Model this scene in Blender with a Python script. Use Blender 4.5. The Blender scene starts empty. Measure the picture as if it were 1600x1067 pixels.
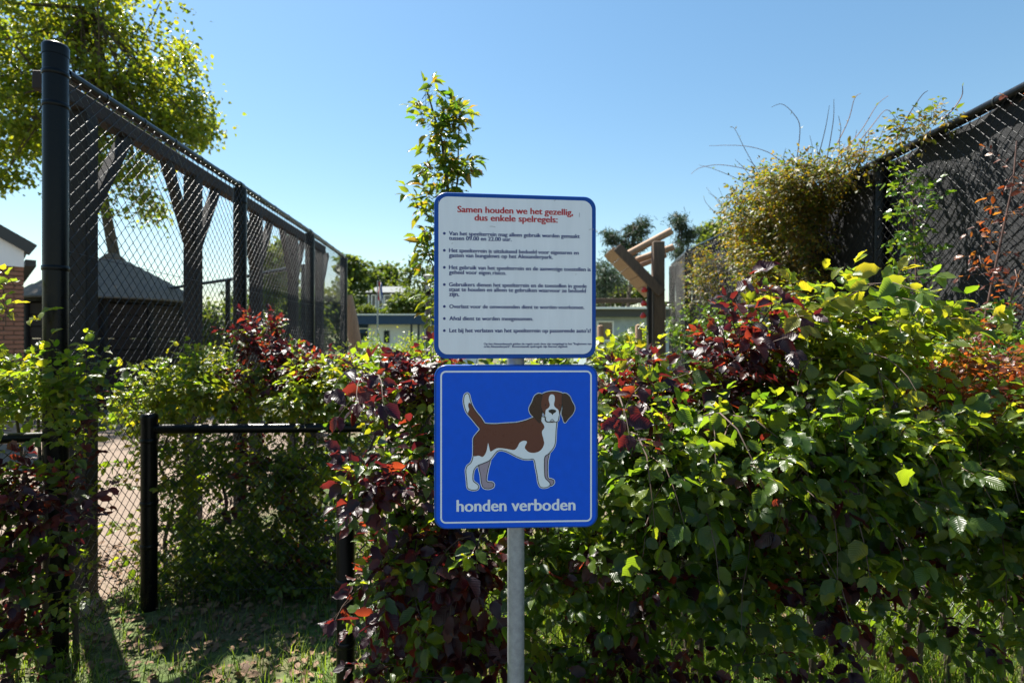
import bpy, bmesh, math, random
import numpy as np
from mathutils import Vector, Matrix, Euler
from mathutils.geometry import tessellate_polygon

random.seed(11); rng = np.random.default_rng(11)
S = bpy.context.scene
COL = S.collection

# ------------------------------------------------------------------ camera, sky, sun, exposure
EYE = 1.5; F = 889.0                       # focal length in photo pixels (20 mm on 36 mm, 1600 px wide)
cam = bpy.data.cameras.new('camera'); cam.lens = 20.0; cam.sensor_width = 36.0
cam.clip_start = 0.05; cam.clip_end = 3000
cam.dof.use_dof = True; cam.dof.focus_distance = 1.68; cam.dof.aperture_fstop = 4.0
camo = bpy.data.objects.new('camera', cam); COL.objects.link(camo)
camo.location = (0, 0, EYE); camo.rotation_euler = (math.radians(90), 0, 0)
S.camera = camo

SUN_EL, SUN_AZ = math.radians(59), math.radians(-42)      # azimuth from +Y, negative is to the left
w = bpy.data.worlds.new('World'); S.world = w; w.use_nodes = True
nt = w.node_tree; nt.nodes.clear()
sky = nt.nodes.new('ShaderNodeTexSky'); sky.sky_type = 'NISHITA'; sky.sun_disc = False
sky.sun_elevation = SUN_EL; sky.sun_rotation = SUN_AZ
sky.altitude = 0; sky.air_density = 1.35; sky.dust_density = 0.3; sky.ozone_density = 2.0
bg = nt.nodes.new('ShaderNodeBackground'); bg.inputs['Strength'].default_value = 0.0515
out = nt.nodes.new('ShaderNodeOutputWorld')
hs = nt.nodes.new('ShaderNodeHueSaturation'); hs.inputs['Saturation'].default_value = 1.15; hs.inputs['Hue'].default_value = .492
nt.links.new(sky.outputs[0], hs.inputs['Color']); nt.links.new(hs.outputs[0], bg.inputs[0]); nt.links.new(bg.outputs[0], out.inputs[0])
sl = bpy.data.lights.new('sun', 'SUN'); sl.energy = 5.0; sl.angle = math.radians(0.53); sl.color = (1.0, 0.95, 0.86)
so = bpy.data.objects.new('sun', sl); COL.objects.link(so)
sd = Vector((math.sin(SUN_AZ)*math.cos(SUN_EL), math.cos(SUN_AZ)*math.cos(SUN_EL), math.sin(SUN_EL)))
so.rotation_euler = sd.to_track_quat('Z', 'Y').to_euler(); so.location = (0, 0, 30)
S.view_settings.view_transform = 'Standard'; S.view_settings.look = 'None'
S.view_settings.gamma = 1.0; S.view_settings.use_curve_mapping = False
S.view_settings.exposure = 1.62
S.cycles.max_bounces = 10; S.cycles.transparent_max_bounces = 8; S.cycles.transmission_bounces = 8
S.cycles.diffuse_bounces = 4

# ------------------------------------------------------------------ helpers
def P(px, py, d):
    """a point seen at photo pixel (px, py), d metres ahead of the camera"""
    return Vector(((px-800)/F*d, d, EYE-(py-533.5)/F*d))
def PX(px, d): return (px-800)/F*d
def PZ(py, d): return EYE-(py-533.5)/F*d

def tag(o, label=None, cat=None, group=None, kind=None):
    if label: o['label'] = label
    if cat: o['category'] = cat
    if group: o['group'] = group
    if kind: o['kind'] = kind
    return o
def empty(name, loc, label, cat, group=None):
    o = bpy.data.objects.new(name, None); COL.objects.link(o); o.location = loc
    o.empty_display_size = 0.1
    return tag(o, label, cat, group)
def link(name, me, parent=None):
    o = bpy.data.objects.new(name, me); COL.objects.link(o)
    if parent is not None:
        o.parent = parent
        o.matrix_parent_inverse = Matrix.Translation(parent_world(parent)).inverted()
    return o
def parent_world(p):
    v = Vector((0, 0, 0))
    # parents are pure translations (empties) or meshes at the origin of their parent
    q = p; m = Matrix.Identity(4)
    while q is not None:
        m = (q.matrix_parent_inverse @ q.matrix_basis if q.parent else q.matrix_basis) @ m
        q = q.parent
    return m.to_translation()

class MB:
    def __init__(s): s.v = []; s.f = []
    def add(s, vs, fs):
        n = len(s.v); s.v.extend([tuple(x) for x in vs]); s.f.extend([tuple(i+n for i in f) for f in fs]); return s
    def box(s, c, size, rot=None):
        hx, hy, hz = size[0]/2, size[1]/2, size[2]/2
        vs = [Vector((x*hx, y*hy, z*hz)) for z in (-1, 1) for y in (-1, 1) for x in (-1, 1)]
        if rot is not None: vs = [rot @ v for v in vs]
        c = Vector(c)
        return s.add([v+c for v in vs], [(0,2,3,1),(4,5,7,6),(0,1,5,4),(2,6,7,3),(0,4,6,2),(1,3,7,5)])
    def bar(s, a, b, wx, wy, up=(0,0,1)):
        """box beam from a to b"""
        a, b = Vector(a), Vector(b); t = b-a; L = t.length; t.normalize()
        u = Vector(up)
        if abs(t.dot(u)) > .98: u = Vector((0,1,0))
        x = t.cross(u).normalized(); y = x.cross(t).normalized()
        R = Matrix((x, y, t)).transposed()
        return s.box((a+b)/2, (wx, wy, L), R)
    def tube(s, pts, rad, sides=8, caps=True):
        pts = [Vector(p) for p in pts]; n = len(pts)
        if not hasattr(rad, '__len__'): rad = [rad]*n
        base = len(s.v); prev = None
        for i, p in enumerate(pts):
            t = (pts[min(i+1, n-1)]-pts[max(i-1, 0)])
            if t.length < 1e-9: t = Vector((0,0,1))
            t.normalize()
            if prev is None:
                u = Vector((0,0,1)) if abs(t.z) < .9 else Vector((1,0,0))
                x = t.cross(u).normalized()
            else:
                x = (prev-t*prev.dot(t))
                if x.length < 1e-6: x = t.orthogonal()
                x.normalize()
            prev = x; y = t.cross(x)
            for k in range(sides):
                a = 2*math.pi*k/sides
                s.v.append(tuple(p+(x*math.cos(a)+y*math.sin(a))*rad[i]))
        for i in range(n-1):
            for k in range(sides):
                a = base+i*sides+k; b = base+i*sides+(k+1) % sides
                s.f.append((a, b, b+sides, a+sides))
        if caps:
            s.f.append(tuple(base+k for k in reversed(range(sides))))
            s.f.append(tuple(base+(n-1)*sides+k for k in range(sides)))
        return s
    def lathe(s, c, prof, sides=24):
        c = Vector(c); base = len(s.v); n = len(prof)
        for r, z in prof:
            for k in range(sides):
                a = 2*math.pi*k/sides
                s.v.append((c.x+r*math.cos(a), c.y+r*math.sin(a), c.z+z))
        for i in range(n-1):
            for k in range(sides):
                a = base+i*sides+k; b = base+i*sides+(k+1) % sides
                s.f.append((a, b, b+sides, a+sides))
        s.f.append(tuple(base+k for k in reversed(range(sides))))
        s.f.append(tuple(base+(n-1)*sides+k for k in range(sides)))
        return s
    def mesh(s, name, mat, smooth=False, bevel=0, angle=None):
        me = bpy.data.meshes.new(name); me.from_pydata(s.v, [], s.f)
        if bevel:
            bm = bmesh.new(); bm.from_mesh(me)
            bmesh.ops.bevel(bm, geom=list(bm.edges), offset=bevel, segments=1, affect='EDGES', clamp_overlap=True)
            bm.to_mesh(me); bm.free()
        me.materials.append(mat)
        if smooth:
            me.polygons.foreach_set('use_smooth', [True]*len(me.polygons))
            me.set_sharp_from_angle(angle=math.radians(angle or 40))
        me.update(); return me
    def build(s, name, mat, parent=None, smooth=False, bevel=0):
        return link(name, s.mesh(name, mat, smooth, bevel), parent)

# ------------------------------------------------------------------ materials
def nodes(name):
    m = bpy.data.materials.new(name); m.use_nodes = True
    t = m.node_tree; b = t.nodes['Principled BSDF']
    return m, t, b
def N(t, kind, **kw):
    n = t.nodes.new(kind)
    for k, v in kw.items():
        if k in n.inputs: n.inputs[k].default_value = v
        else: setattr(n, k, v)
    return n
def ramp(t, fac, stops):
    r = t.nodes.new('ShaderNodeValToRGB'); e = r.color_ramp.elements
    while len(e) < len(stops): e.new(0.5)
    for i, (p, c) in enumerate(stops): e[i].position = p; e[i].color = (*c, 1)
    t.links.new(fac, r.inputs[0]); return r.outputs[0]
def solid(name, c1, c2=None, rough=.6, scale=8, bump=0.0, metal=0, spec=.5, stretch=(1,1,1), detail=6, bscale=None):
    m, t, b = nodes(name)
    b.inputs['Roughness'].default_value = rough; b.inputs['Metallic'].default_value = metal
    b.inputs['Specular IOR Level'].default_value = spec
    tc = N(t, 'ShaderNodeTexCoord'); mp = N(t, 'ShaderNodeMapping'); mp.inputs['Scale'].default_value = stretch
    t.links.new(tc.outputs['Object'], mp.inputs[0])
    nz = N(t, 'ShaderNodeTexNoise', Scale=scale, Detail=detail, Roughness=.65); t.links.new(mp.outputs[0], nz.inputs['Vector'])
    c2 = c2 or tuple(x*.7 for x in c1)
    t.links.new(ramp(t, nz.outputs[0], [(.3, c2), (.7, c1)]), b.inputs['Base Color'])
    rr = N(t, 'ShaderNodeMapRange'); rr.inputs['To Min'].default_value = max(.05, rough-.12); rr.inputs['To Max'].default_value = min(1, rough+.12)
    t.links.new(nz.outputs[0], rr.inputs[0]); t.links.new(rr.outputs[0], b.inputs['Roughness'])
    if bump:
        n2 = N(t, 'ShaderNodeTexNoise', Scale=bscale or scale*4, Detail=5); t.links.new(mp.outputs[0], n2.inputs['Vector'])
        bp = N(t, 'ShaderNodeBump', Strength=bump, Distance=.01); t.links.new(n2.outputs[0], bp.inputs['Height'])
        t.links.new(bp.outputs[0], b.inputs['Normal'])
    return m
def leafmat(name, base, trans, rough=.33, tmix=.5, veins=True, vfreq=60):
    """base / trans: list of (position, colour) over the leaf's own random value"""
    m, t, b = nodes(name); outn = t.nodes['Material Output']
    at = N(t, 'ShaderNodeAttribute', attribute_name='rnd')
    cb = ramp(t, at.outputs['Fac'], base); ct = ramp(t, at.outputs['Fac'], trans)
    t.links.new(cb, b.inputs['Base Color']); b.inputs['Roughness'].default_value = rough
    b.inputs['Specular IOR Level'].default_value = .5
    tr = N(t, 'ShaderNodeBsdfTranslucent'); t.links.new(ct, tr.inputs[0])
    mx = N(t, 'ShaderNodeMixShader'); mx.inputs[0].default_value = tmix
    t.links.new(b.outputs[0], mx.inputs[1]); t.links.new(tr.outputs[0], mx.inputs[2])
    t.links.new(mx.outputs[0], outn.inputs[0])
    if veins:
        uv = N(t, 'ShaderNodeUVMap'); sp = N(t, 'ShaderNodeSeparateXYZ'); t.links.new(uv.outputs[0], sp.inputs[0])
        s1 = N(t, 'ShaderNodeMath', operation='SUBTRACT'); t.links.new(sp.outputs[0], s1.inputs[0]); s1.inputs[1].default_value = .5
        ab = N(t, 'ShaderNodeMath', operation='ABSOLUTE'); t.links.new(s1.outputs[0], ab.inputs[0])
        ml = N(t, 'ShaderNodeMath', operation='MULTIPLY'); t.links.new(ab.outputs[0], ml.inputs[0]); ml.inputs[1].default_value = -.9
        ad = N(t, 'ShaderNodeMath', operation='ADD'); t.links.new(sp.outputs[1], ad.inputs[0]); t.links.new(ml.outputs[0], ad.inputs[1])
        fr = N(t, 'ShaderNodeMath', operation='MULTIPLY'); t.links.new(ad.outputs[0], fr.inputs[0]); fr.inputs[1].default_value = vfreq
        sn = N(t, 'ShaderNodeMath', operation='SINE'); t.links.new(fr.outputs[0], sn.inputs[0])
        bp = N(t, 'ShaderNodeBump', Strength=.26, Distance=.0012); t.links.new(sn.outputs[0], bp.inputs['Height'])
        t.links.new(bp.outputs[0], b.inputs['Normal']); t.links.new(bp.outputs[0], tr.inputs['Normal'])
    return m

M = {}
M['black_steel'] = solid('black powder coated steel', (.0025,.0035,.005), (.0015,.002,.003), rough=.30, scale=30, bump=.03, spec=.2)
M['wire'] = solid('black coated wire', (.003,.0035,.0045), (.002,.0025,.003), rough=.30, scale=30, spec=.6)
M['galv'] = solid('galvanised steel', (.36,.38,.39), (.24,.255,.265), rough=.5, scale=55, metal=.45, bump=.03)
M['screen'] = solid('dark windbreak fabric', (.016,.018,.022), (.005,.006,.008), rough=.85, scale=160, bump=.5, detail=3, bscale=220)
M['timber_dark'] = solid('weathered dark timber', (.014,.010,.010), (.007,.006,.006), rough=.8, scale=9, stretch=(8,8,.6), bump=.4)
M['timber_beam'] = solid('weathered brown beam', (.030,.015,.011), (.012,.007,.006), rough=.8, scale=6, stretch=(6,.6,6), bump=.4)
M['timber_grey'] = solid('grey brown timber', (.15,.105,.072), (.07,.048,.034), rough=.8, scale=9, stretch=(7,7,.6), bump=.4)
M['timber_pale'] = solid('pale peeled log', (.40,.26,.16), (.25,.155,.095), rough=.75, scale=7, stretch=(6,6,.8), bump=.3)
M['bark'] = solid('bark', (.11,.085,.06), (.045,.034,.025), rough=.9, scale=14, stretch=(3,3,.7), bump=.8)
M['twig'] = solid('twig bark', (.10,.06,.04), (.05,.03,.022), rough=.8, scale=30)
M['tendril'] = solid('vine tendril', (.22,.12,.10), (.10,.06,.05), rough=.7, scale=30)
M['white_wall'] = solid('white painted cladding', (.86,.87,.89), (.80,.81,.83), rough=.6, scale=3)
M['brick'] = solid('red brown brick', (.30,.15,.10), (.19,.09,.06), rough=.9, scale=5, bump=.4)
M['mortar'] = solid('mortar', (.30,.27,.24), rough=.95, scale=20, bump=.3)
M['roof_dark'] = solid('dark roof edge', (.06,.065,.065), rough=.7, scale=6, bump=.2)
M['thatch'] = solid('grey weathered shingle', (.22,.18,.145), (.12,.098,.08), rough=.95, scale=9, stretch=(1,1,4), bump=.7)
M['moss'] = solid('brown ridge cap', (.17,.12,.08), rough=.95, scale=12, bump=.6)
M['blue_fascia'] = solid('dark blue fascia', (.012,.05,.13), rough=.45, scale=4)
M['glass'] = solid('window glass', (.03,.04,.05), (.02,.028,.035), rough=.08, scale=2, spec=.8)
M['grey_panel'] = solid('blue grey panel', (.42,.50,.56), rough=.5, scale=4)
M['dark_panel'] = solid('anthracite panel', (.05,.055,.06), rough=.5, scale=4)
M['red_hold'] = solid('red resin', (.55,.03,.03), rough=.4, scale=12)
M['concrete'] = solid('pale concrete', (.45,.46,.46), (.34,.35,.35), rough=.85, scale=14, bump=.3)
M['litter'] = solid('dry leaf litter', (.22,.13,.07), (.10,.055,.03), rough=.8, scale=12)

def ground_mat():
    m, t, b = nodes('soil and short grass'); b.inputs['Roughness'].default_value = .95
    tc = N(t, 'ShaderNodeTexCoord')
    n1 = N(t, 'ShaderNodeTexNoise', Scale=.7, Detail=8, Roughness=.7); t.links.new(tc.outputs['Object'], n1.inputs['Vector'])
    n2 = N(t, 'ShaderNodeTexNoise', Scale=24, Detail=6); t.links.new(tc.outputs['Object'], n2.inputs['Vector'])
    a = ramp(t, n2.outputs[0], [(.3, (.03,.05,.012)), (.7, (.10,.15,.03))])
    c = ramp(t, n2.outputs[0], [(.3, (.06,.04,.025)), (.7, (.17,.12,.075))])
    mx = N(t, 'ShaderNodeMix', data_type='RGBA'); t.links.new(ramp(t, n1.outputs[0], [(.45, (0,0,0)), (.6, (1,1,1))]), mx.inputs[0])
    t.links.new(a, mx.inputs[6]); t.links.new(c, mx.inputs[7]); t.links.new(mx.outputs[2], b.inputs['Base Color'])
    bp = N(t, 'ShaderNodeBump', Strength=.8, Distance=.03); t.links.new(n2.outputs[0], bp.inputs['Height']); t.links.new(bp.outputs[0], b.inputs['Normal'])
    return m
M['ground'] = ground_mat()
M['gravel'] = solid('beige gravel', (.25,.185,.135), (.12,.088,.064), rough=.95, scale=70, bump=.9, bscale=120, detail=3)

# leaf materials ------------------------------------------------------------
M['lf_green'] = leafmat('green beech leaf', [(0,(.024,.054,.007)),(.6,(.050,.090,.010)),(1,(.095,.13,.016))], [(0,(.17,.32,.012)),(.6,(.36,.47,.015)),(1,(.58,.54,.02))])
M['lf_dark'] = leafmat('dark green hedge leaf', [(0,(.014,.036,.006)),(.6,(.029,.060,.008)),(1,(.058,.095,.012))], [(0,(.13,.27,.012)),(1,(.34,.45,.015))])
M['lf_yellow'] = leafmat('fresh yellow green leaf', [(0,(.05,.095,.014)),(.6,(.085,.13,.022)),(1,(.13,.14,.022))], [(0,(.26,.42,.02)),(.6,(.46,.52,.02)),(1,(.66,.54,.02))], rough=.29, tmix=.47)
M['lf_copper'] = leafmat('copper beech leaf', [(0,(.012,.005,.010)),(.6,(.022,.009,.014)),(1,(.05,.015,.014))], [(0,(.08,.008,.014)),(.65,(.22,.022,.016)),(1,(.46,.07,.018))], rough=.36, tmix=.45)
M['lf_bronze'] = leafmat('bronze young leaf', [(0,(.07,.02,.015)),(.6,(.14,.04,.02)),(1,(.16,.07,.02))], [(0,(.35,.05,.015)),(.6,(.55,.14,.02)),(1,(.60,.26,.03))], tmix=.45, vfreq=30)
M['lf_vine'] = leafmat('yellowing climber leaf', [(0,(.035,.055,.008)),(.4,(.085,.085,.010)),(.75,(.13,.075,.012)),(1,(.15,.04,.012))], [(0,(.20,.28,.01)),(.4,(.44,.38,.012)),(.75,(.55,.27,.015)),(1,(.5,.12,.02))], rough=.5, tmix=.4, veins=False)
M['lf_ivy'] = leafmat('glossy ivy leaf', [(0,(.03,.09,.012)),(1,(.09,.17,.02))], [(0,(.15,.32,.015)),(1,(.38,.48,.02))], rough=.28, tmix=.35, veins=False)
M['lf_tree'] = leafmat('tree leaf', [(0,(.035,.075,.010)),(1,(.10,.13,.018))], [(0,(.24,.36,.012)),(1,(.58,.54,.02))], tmix=.45, veins=False)
M['lf_far'] = leafmat('far foliage leaf', [(0,(.03,.06,.012)),(1,(.085,.12,.022))], [(0,(.10,.18,.012)),(1,(.28,.32,.02))], tmix=.35, veins=False, rough=.6)
M['lf_pine'] = leafmat('pine needles', [(0,(.012,.026,.014)),(1,(.030,.052,.022))], [(0,(.02,.05,.015)),(1,(.06,.11,.02))], tmix=.25, veins=False, rough=.6)
M['lf_cherry'] = leafmat('cherry leaf', [(0,(.035,.085,.012)),(.8,(.08,.13,.016)),(1,(.14,.08,.02))], [(0,(.14,.30,.012)),(.8,(.44,.46,.015)),(1,(.5,.25,.02))], tmix=.45)
M['grass'] = leafmat('grass blade', [(0,(.035,.075,.012)),(.8,(.08,.13,.022)),(1,(.22,.18,.08))], [(0,(.14,.28,.015)),(.8,(.36,.46,.03)),(1,(.4,.34,.12))], tmix=.4, veins=False)

# ------------------------------------------------------------------ leaves
def leaf_tpl(kind, seed):
    r = random.Random(seed)
    if kind == 'beech':   vs = [0,.12,.28,.45,.62,.78,.9,1]; hw = [.0,.20,.31,.335,.29,.20,.09,0]; ser = .022; fold=.16; curl=.30
    elif kind == 'hazel': vs = [0,.08,.22,.40,.58,.74,.88,1]; hw = [.02,.27,.40,.44,.40,.29,.13,0]; ser=.035; fold=.12; curl=.35
    elif kind == 'oval':  vs = [0,.2,.5,.8,1]; hw = [0,.20,.27,.17,0]; ser=0; fold=.14; curl=.25
    elif kind == 'cherry':vs = [0,.15,.35,.6,.82,1]; hw = [0,.16,.23,.21,.10,0]; ser=.01; fold=.2; curl=.45
    elif kind == 'ivy':   vs = [0,.05,.25,.45,.7,1]; hw = [.02,.34,.50,.26,.22,0]; ser=0; fold=.1; curl=.25
    elif kind == 'maple': vs = [0,.25,.6,1]; hw = [.02,.42,.40,0]; ser=0; fold=.15; curl=.3
    else:                 vs = [0,.5,1]; hw = [.05,.09,.0]; ser=0; fold=.02; curl=.15     # needle tuft
    fold *= r.uniform(.2, 2.6); curl *= r.uniform(-.6, 2.0); wav = r.uniform(.0, .08); wid = r.uniform(.70, 1.02); ph = r.uniform(0, 6); tw = r.uniform(-.25,.25)
    V = []; UV = []
    for i, (v, h) in enumerate(zip(vs, hw)):
        zc = -curl*v*v*.6 + .02
        for sgn in (-1, 0, 1):
            if sgn == 0 and False: pass
            x = sgn*h*wid
            if sgn and ser and 0 < i < len(vs)-1: x += sgn*ser*(1 if i % 2 else -1)
            z = zc + abs(x)*fold*2 + sgn*x*0 + (wav*math.sin(ph+i*1.9+sgn)*(1 if sgn else 0)) + x*tw*v
            V.append((x, v, z)); UV.append((.5+x, v))
    Fc = []
    n = len(vs)
    for i in range(n-1):
        a = i*3
        for k in (0, 1):
            Fc.append((a+k, a+k+1, a+k+4, a+k+3))
    return np.array(V), Fc, np.array(UV)

SPECIES = {   # kind, material, number of variants
 'green':('beech','lf_green',16), 'dark':('hazel','lf_dark',16), 'darkb':('beech','lf_dark',12), 'yellow':('beech','lf_yellow',16),
 'hazel':('hazel','lf_green',12), 'copper':('beech','lf_copper',16), 'bronze':('oval','lf_bronze',10), 'vine':('oval','lf_vine',14),
 'ivy':('ivy','lf_ivy',8), 'tree':('maple','lf_tree',8), 'far':('maple','lf_far',8), 'pine':('needle','lf_pine',6), 'cherry':('cherry','lf_cherry',12),
 'shrub':('oval','lf_green',8)}
LIB = {}
def lib(sp):
    if sp not in LIB:
        kind, mat, k = SPECIES[sp]; L = []
        for i in range(k):
            V, Fc, UV = leaf_tpl(kind, hash((kind, i)) % 9999 if False else i*37+len(kind)*101)
            L.append(dict(V=V, F=Fc, UV=UV, rnd=((i*7) % k+.5)/k, me=None))
        LIB[sp] = L
    return LIB[sp]
def raw_mesh(name, V, starts, totals, loops, UV, rnd, mat, smooth=True):
    me = bpy.data.meshes.new(name)
    me.vertices.add(len(V)); me.vertices.foreach_set('co', V.astype(np.float32).ravel())
    me.loops.add(len(loops)); me.loops.foreach_set('vertex_index', loops.astype(np.int32))
    me.polygons.add(len(starts)); me.polygons.foreach_set('loop_start', starts.astype(np.int32))
    try: me.polygons.foreach_set('loop_total', totals.astype(np.int32))
    except Exception: pass
    if smooth: me.polygons.foreach_set('use_smooth', np.ones(len(starts), dtype=bool))
    if UV is not None:
        u = me.uv_layers.new(name='UVMap'); u.data.foreach_set('uv', UV[loops].astype(np.float32).ravel())
    if rnd is not None:
        a = me.attributes.new('rnd', 'FLOAT', 'POINT'); a.data.foreach_set('value', rnd.astype(np.float32))
    me.materials.append(mat); me.update(calc_edges=True); me.validate()
    return me
def leaf_mesh(sp, i):
    e = lib(sp)[i]
    if e['me'] is None:
        loops = np.array([x for f in e['F'] for x in f]); tot = np.array([len(f) for f in e['F']]); st = np.concatenate([[0], np.cumsum(tot)[:-1]])
        e['me'] = raw_mesh('leaf_'+sp, e['V'], st, tot, loops, e['UV'], np.full(len(e['V']), e['rnd']), M[SPECIES[sp][1]])
    return e['me']
def joined(name, sp, idx, pos, rot):
    """idx (m,), pos (m,3), rot (m,3,3) with scale"""
    L = lib(sp); Vs=[]; UVs=[]; Rn=[]; Lo=[]; To=[]; off = 0
    jit = rng.normal(0, .10, len(idx))
    for i, e in enumerate(L):
        k = np.where(idx == i)[0]
        if not len(k): continue
        n = len(e['V']); V = np.einsum('mij,nj->mni', rot[k], e['V'])+pos[k][:, None, :]
        Vs.append(V.reshape(-1, 3)); UVs.append(np.tile(e['UV'], (len(k), 1)))
        Rn.append(np.repeat(np.clip(e['rnd']+jit[k], 0, 1), n))
        fl = np.array([x for f in e['F'] for x in f]); tt = np.array([len(f) for f in e['F']])
        Lo.append((fl[None, :]+(np.arange(len(k))*n)[:, None]+off).ravel()); To.append(np.tile(tt, len(k))); off += n*len(k)
    V = np.concatenate(Vs); To = np.concatenate(To); st = np.concatenate([[0], np.cumsum(To)[:-1]])
    return raw_mesh(name, V, st, To, np.concatenate(Lo), np.concatenate(UVs), np.concatenate(Rn), M[SPECIES[sp][1]])

def nrm(v):
    l = math.sqrt(v[0]*v[0]+v[1]*v[1]+v[2]*v[2]) or 1; return np.array((v[0]/l, v[1]/l, v[2]/l))
def cross(a, b): return np.array((a[1]*b[2]-a[2]*b[1], a[2]*b[0]-a[0]*b[2], a[0]*b[1]-a[1]*b[0]))
def rv(): return rng.normal(0, 1, 3)

class Plant:
    def __init__(s, name, label, cat, base, group=None, twig='twig'):
        s.base = np.array(base, float); s.root = empty(name, base, label, cat, group); s.L = []; s.tw = MB(); s.twm = twig; s.stems = []
    def leaf(s, sp, pos, ydir, nor, size):
        y = nrm(ydir); x = nrm(cross(y, nor)); z = cross(x, y)
        s.L.append((sp, random.randrange(SPECIES[sp][2]), np.array(pos), np.stack([x, y, z], 1)*size))
    def spray(s, o, d, length, n, size, sps, droop=.5, plane=None, twr=.0016, rim=.9):
        """a shoot with alternate leaves; sps = list of (species, weight)"""
        d = nrm(d); o = np.array(o, float); up = np.array((0, 0, 1.))
        pn = plane if plane is not None else nrm(up*1.0+np.array((0, -.35, 0))+rv()*.40)
        pts = [o]; p = o.copy(); dd = d.copy(); seg = length/n
        sp = random.choices([a for a, _ in sps], [b for _, b in sps])[0]
        for i in range(n):
            dd = nrm(dd+np.array((0, 0, -droop*.9/n))+rv()*.07); p = p+dd*seg; pts.append(p)
            side = nrm(cross(dd, pn))*(1 if i % 2 else -1)
            ld = dd*(.35+.35*i/n)+side*.8+np.array((0, 0, -.32))+rv()*.16
            nn = pn+rv()*.55
            sz = size*random.uniform(.42, 1.25)*(.75 if i < 1 else 1)
            s.leaf(sp, p+side*.006, ld, nn, sz)
        s.leaf(sp, p, dd+np.array((0, 0, -.2)), pn+rv()*.2, size*.8)
        k = max(1, len(pts)//4)
        q = pts[::k]
        if len(q) < 2: q = [pts[0], pts[-1]]
        s.tw.tube(q, [twr*(1.3-.9*i/(len(q)-1)) for i in range(len(q))], 3, caps=False)
    def blob(s, px, py, d, rx, rz, ry, n, sps, size=.07, length=(.12,.26), up=.5, fwd=.5, outw=.8, droop=.5, shell=.45):
        c = np.array(P(px, py, d)); R = np.array((rx/F*d, ry, rz/F*d))
        if size < .0735 and sps[0][0] != 'yellow': size *= .80; n = int(n*1.5)
        for _ in range(n):
            u = nrm(rv()); q = u*(random.random()**shell); o = c+q*R
            dr = nrm(q*outw+np.array((0, -fwd, up))+rv()*.35)
            ln = random.uniform(*length); k = max(3, int(ln/(size*.42)))
            s.spray(o-dr*ln*.4, dr, ln, k, size, sps, droop)
    def dangle(s, px, py, d, n, sps, size=.065, length=(.25,.45), spread=30, droop=2.6, up=.5):
        for _ in range(n):
            o = np.array(P(px+random.uniform(-spread, spread), py+random.uniform(-20, 20), d)); ln = random.uniform(*length)
            s.spray(o, np.array((random.uniform(-.6,.6), -.75, up))+rv()*.1, ln, max(4, int(ln/.048)), size, sps, droop, plane=nrm(np.array((0, -.9, .5))+rv()*.25), twr=.0026)
    def stem(s, pts, r0, r1, mat='bark'):
        n = len(pts); s.stems.append((MB().tube(pts, [r0+(r1-r0)*i/(n-1) for i in range(n)], 8), mat))
    def finish(s, nparts=150):
        base = Vector(s.base)
        for mb, mat in s.stems: mb.build('stem', M[mat], s.root, smooth=True)
        if s.tw.v: tag(s.tw.build('twigs', M[s.twm], s.root, smooth=True), kind='stuff')
        pos = np.array([l[2] for l in s.L]); rot = np.array([l[3] for l in s.L])
        dep = np.maximum(pos[:, 1], .3); px = pos[:, 0]/dep*F+800; py = 533.5-(pos[:, 2]-EYE)/dep*F
        vis = (px > 5) & (px < 1595) & (py > 5) & (py < 1060)
        area = np.linalg.norm(rot[:, :, 0], axis=1)/dep
        # keep one leaf per small cell of the picture: the front one
        order = np.argsort(dep); seen = set(); pick = []
        for i in order:
            if not vis[i]: continue
            c = (int(px[i]/13), int(py[i]/13))
            if c in seen: continue
            seen.add(c); pick.append(i)
        pick = sorted(pick, key=lambda i: -area[i])[:nparts]
        ps = set(pick)
        for i in pick:
            sp, vi, p, R = s.L[i]
            o = bpy.data.objects.new('leaf', leaf_mesh(sp, vi)); COL.objects.link(o); o.parent = s.root
            m = Matrix(R.tolist()).to_4x4(); m.translation = Vector(p)-base; o.matrix_basis = m
        rest = {}
        for i, l in enumerate(s.L):
            if i not in ps: rest.setdefault(l[0], []).append(i)
        for sp, ii in rest.items():
            me = joined('foliage', sp, np.array([s.L[i][1] for i in ii]), pos[ii], rot[ii])
            tag(link('foliage', me, s.root), kind='stuff')
        return s.root

# ------------------------------------------------------------------ ground
def hill(x, y):
    t = min(1, max(0, (y-30)/42)); return 5.0*t*t*(3-2*t)
def make_ground():
    ys = list(np.linspace(-30, 30, 5))+list(np.linspace(34, 74, 11))+[90, 140, 300, 700]
    xs = [-700, -300, -120, -60, -30, -10, 0, 10, 30, 60, 120, 300, 700]
    V = [(x, y, hill(x, y)) for y in ys for x in xs]; n = len(xs)
    Fc = [(j*n+i, j*n+i+1, (j+1)*n+i+1, (j+1)*n+i) for j in range(len(ys)-1) for i in range(n-1)]
    tag(MB().add(V, Fc).build('ground', M['ground'], smooth=True), 'grass and bare soil running back from the hedges to a low hill', 'ground', kind='structure')
    def sheet(name, pts, z, mat, label):
        tag(MB().add([(x, y, z) for x, y in pts], [tuple(range(len(pts)))]).build(name, mat), label, 'path', kind='structure')
    sheet('gravel_yard', [(-9,3.1),(-2.34,3.1),(-2.75,9.4),(-9,13)], .004, M['gravel'], 'pale beige gravel yard outside the tall fence')
    sheet('gravel_path', [(-1.3,4.2),(1.6,4.6),(2.0,9.6),(-2.2,10.5)], .004, M['gravel'], 'beige gravel play surface between the two tall fences')
make_ground()
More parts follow.
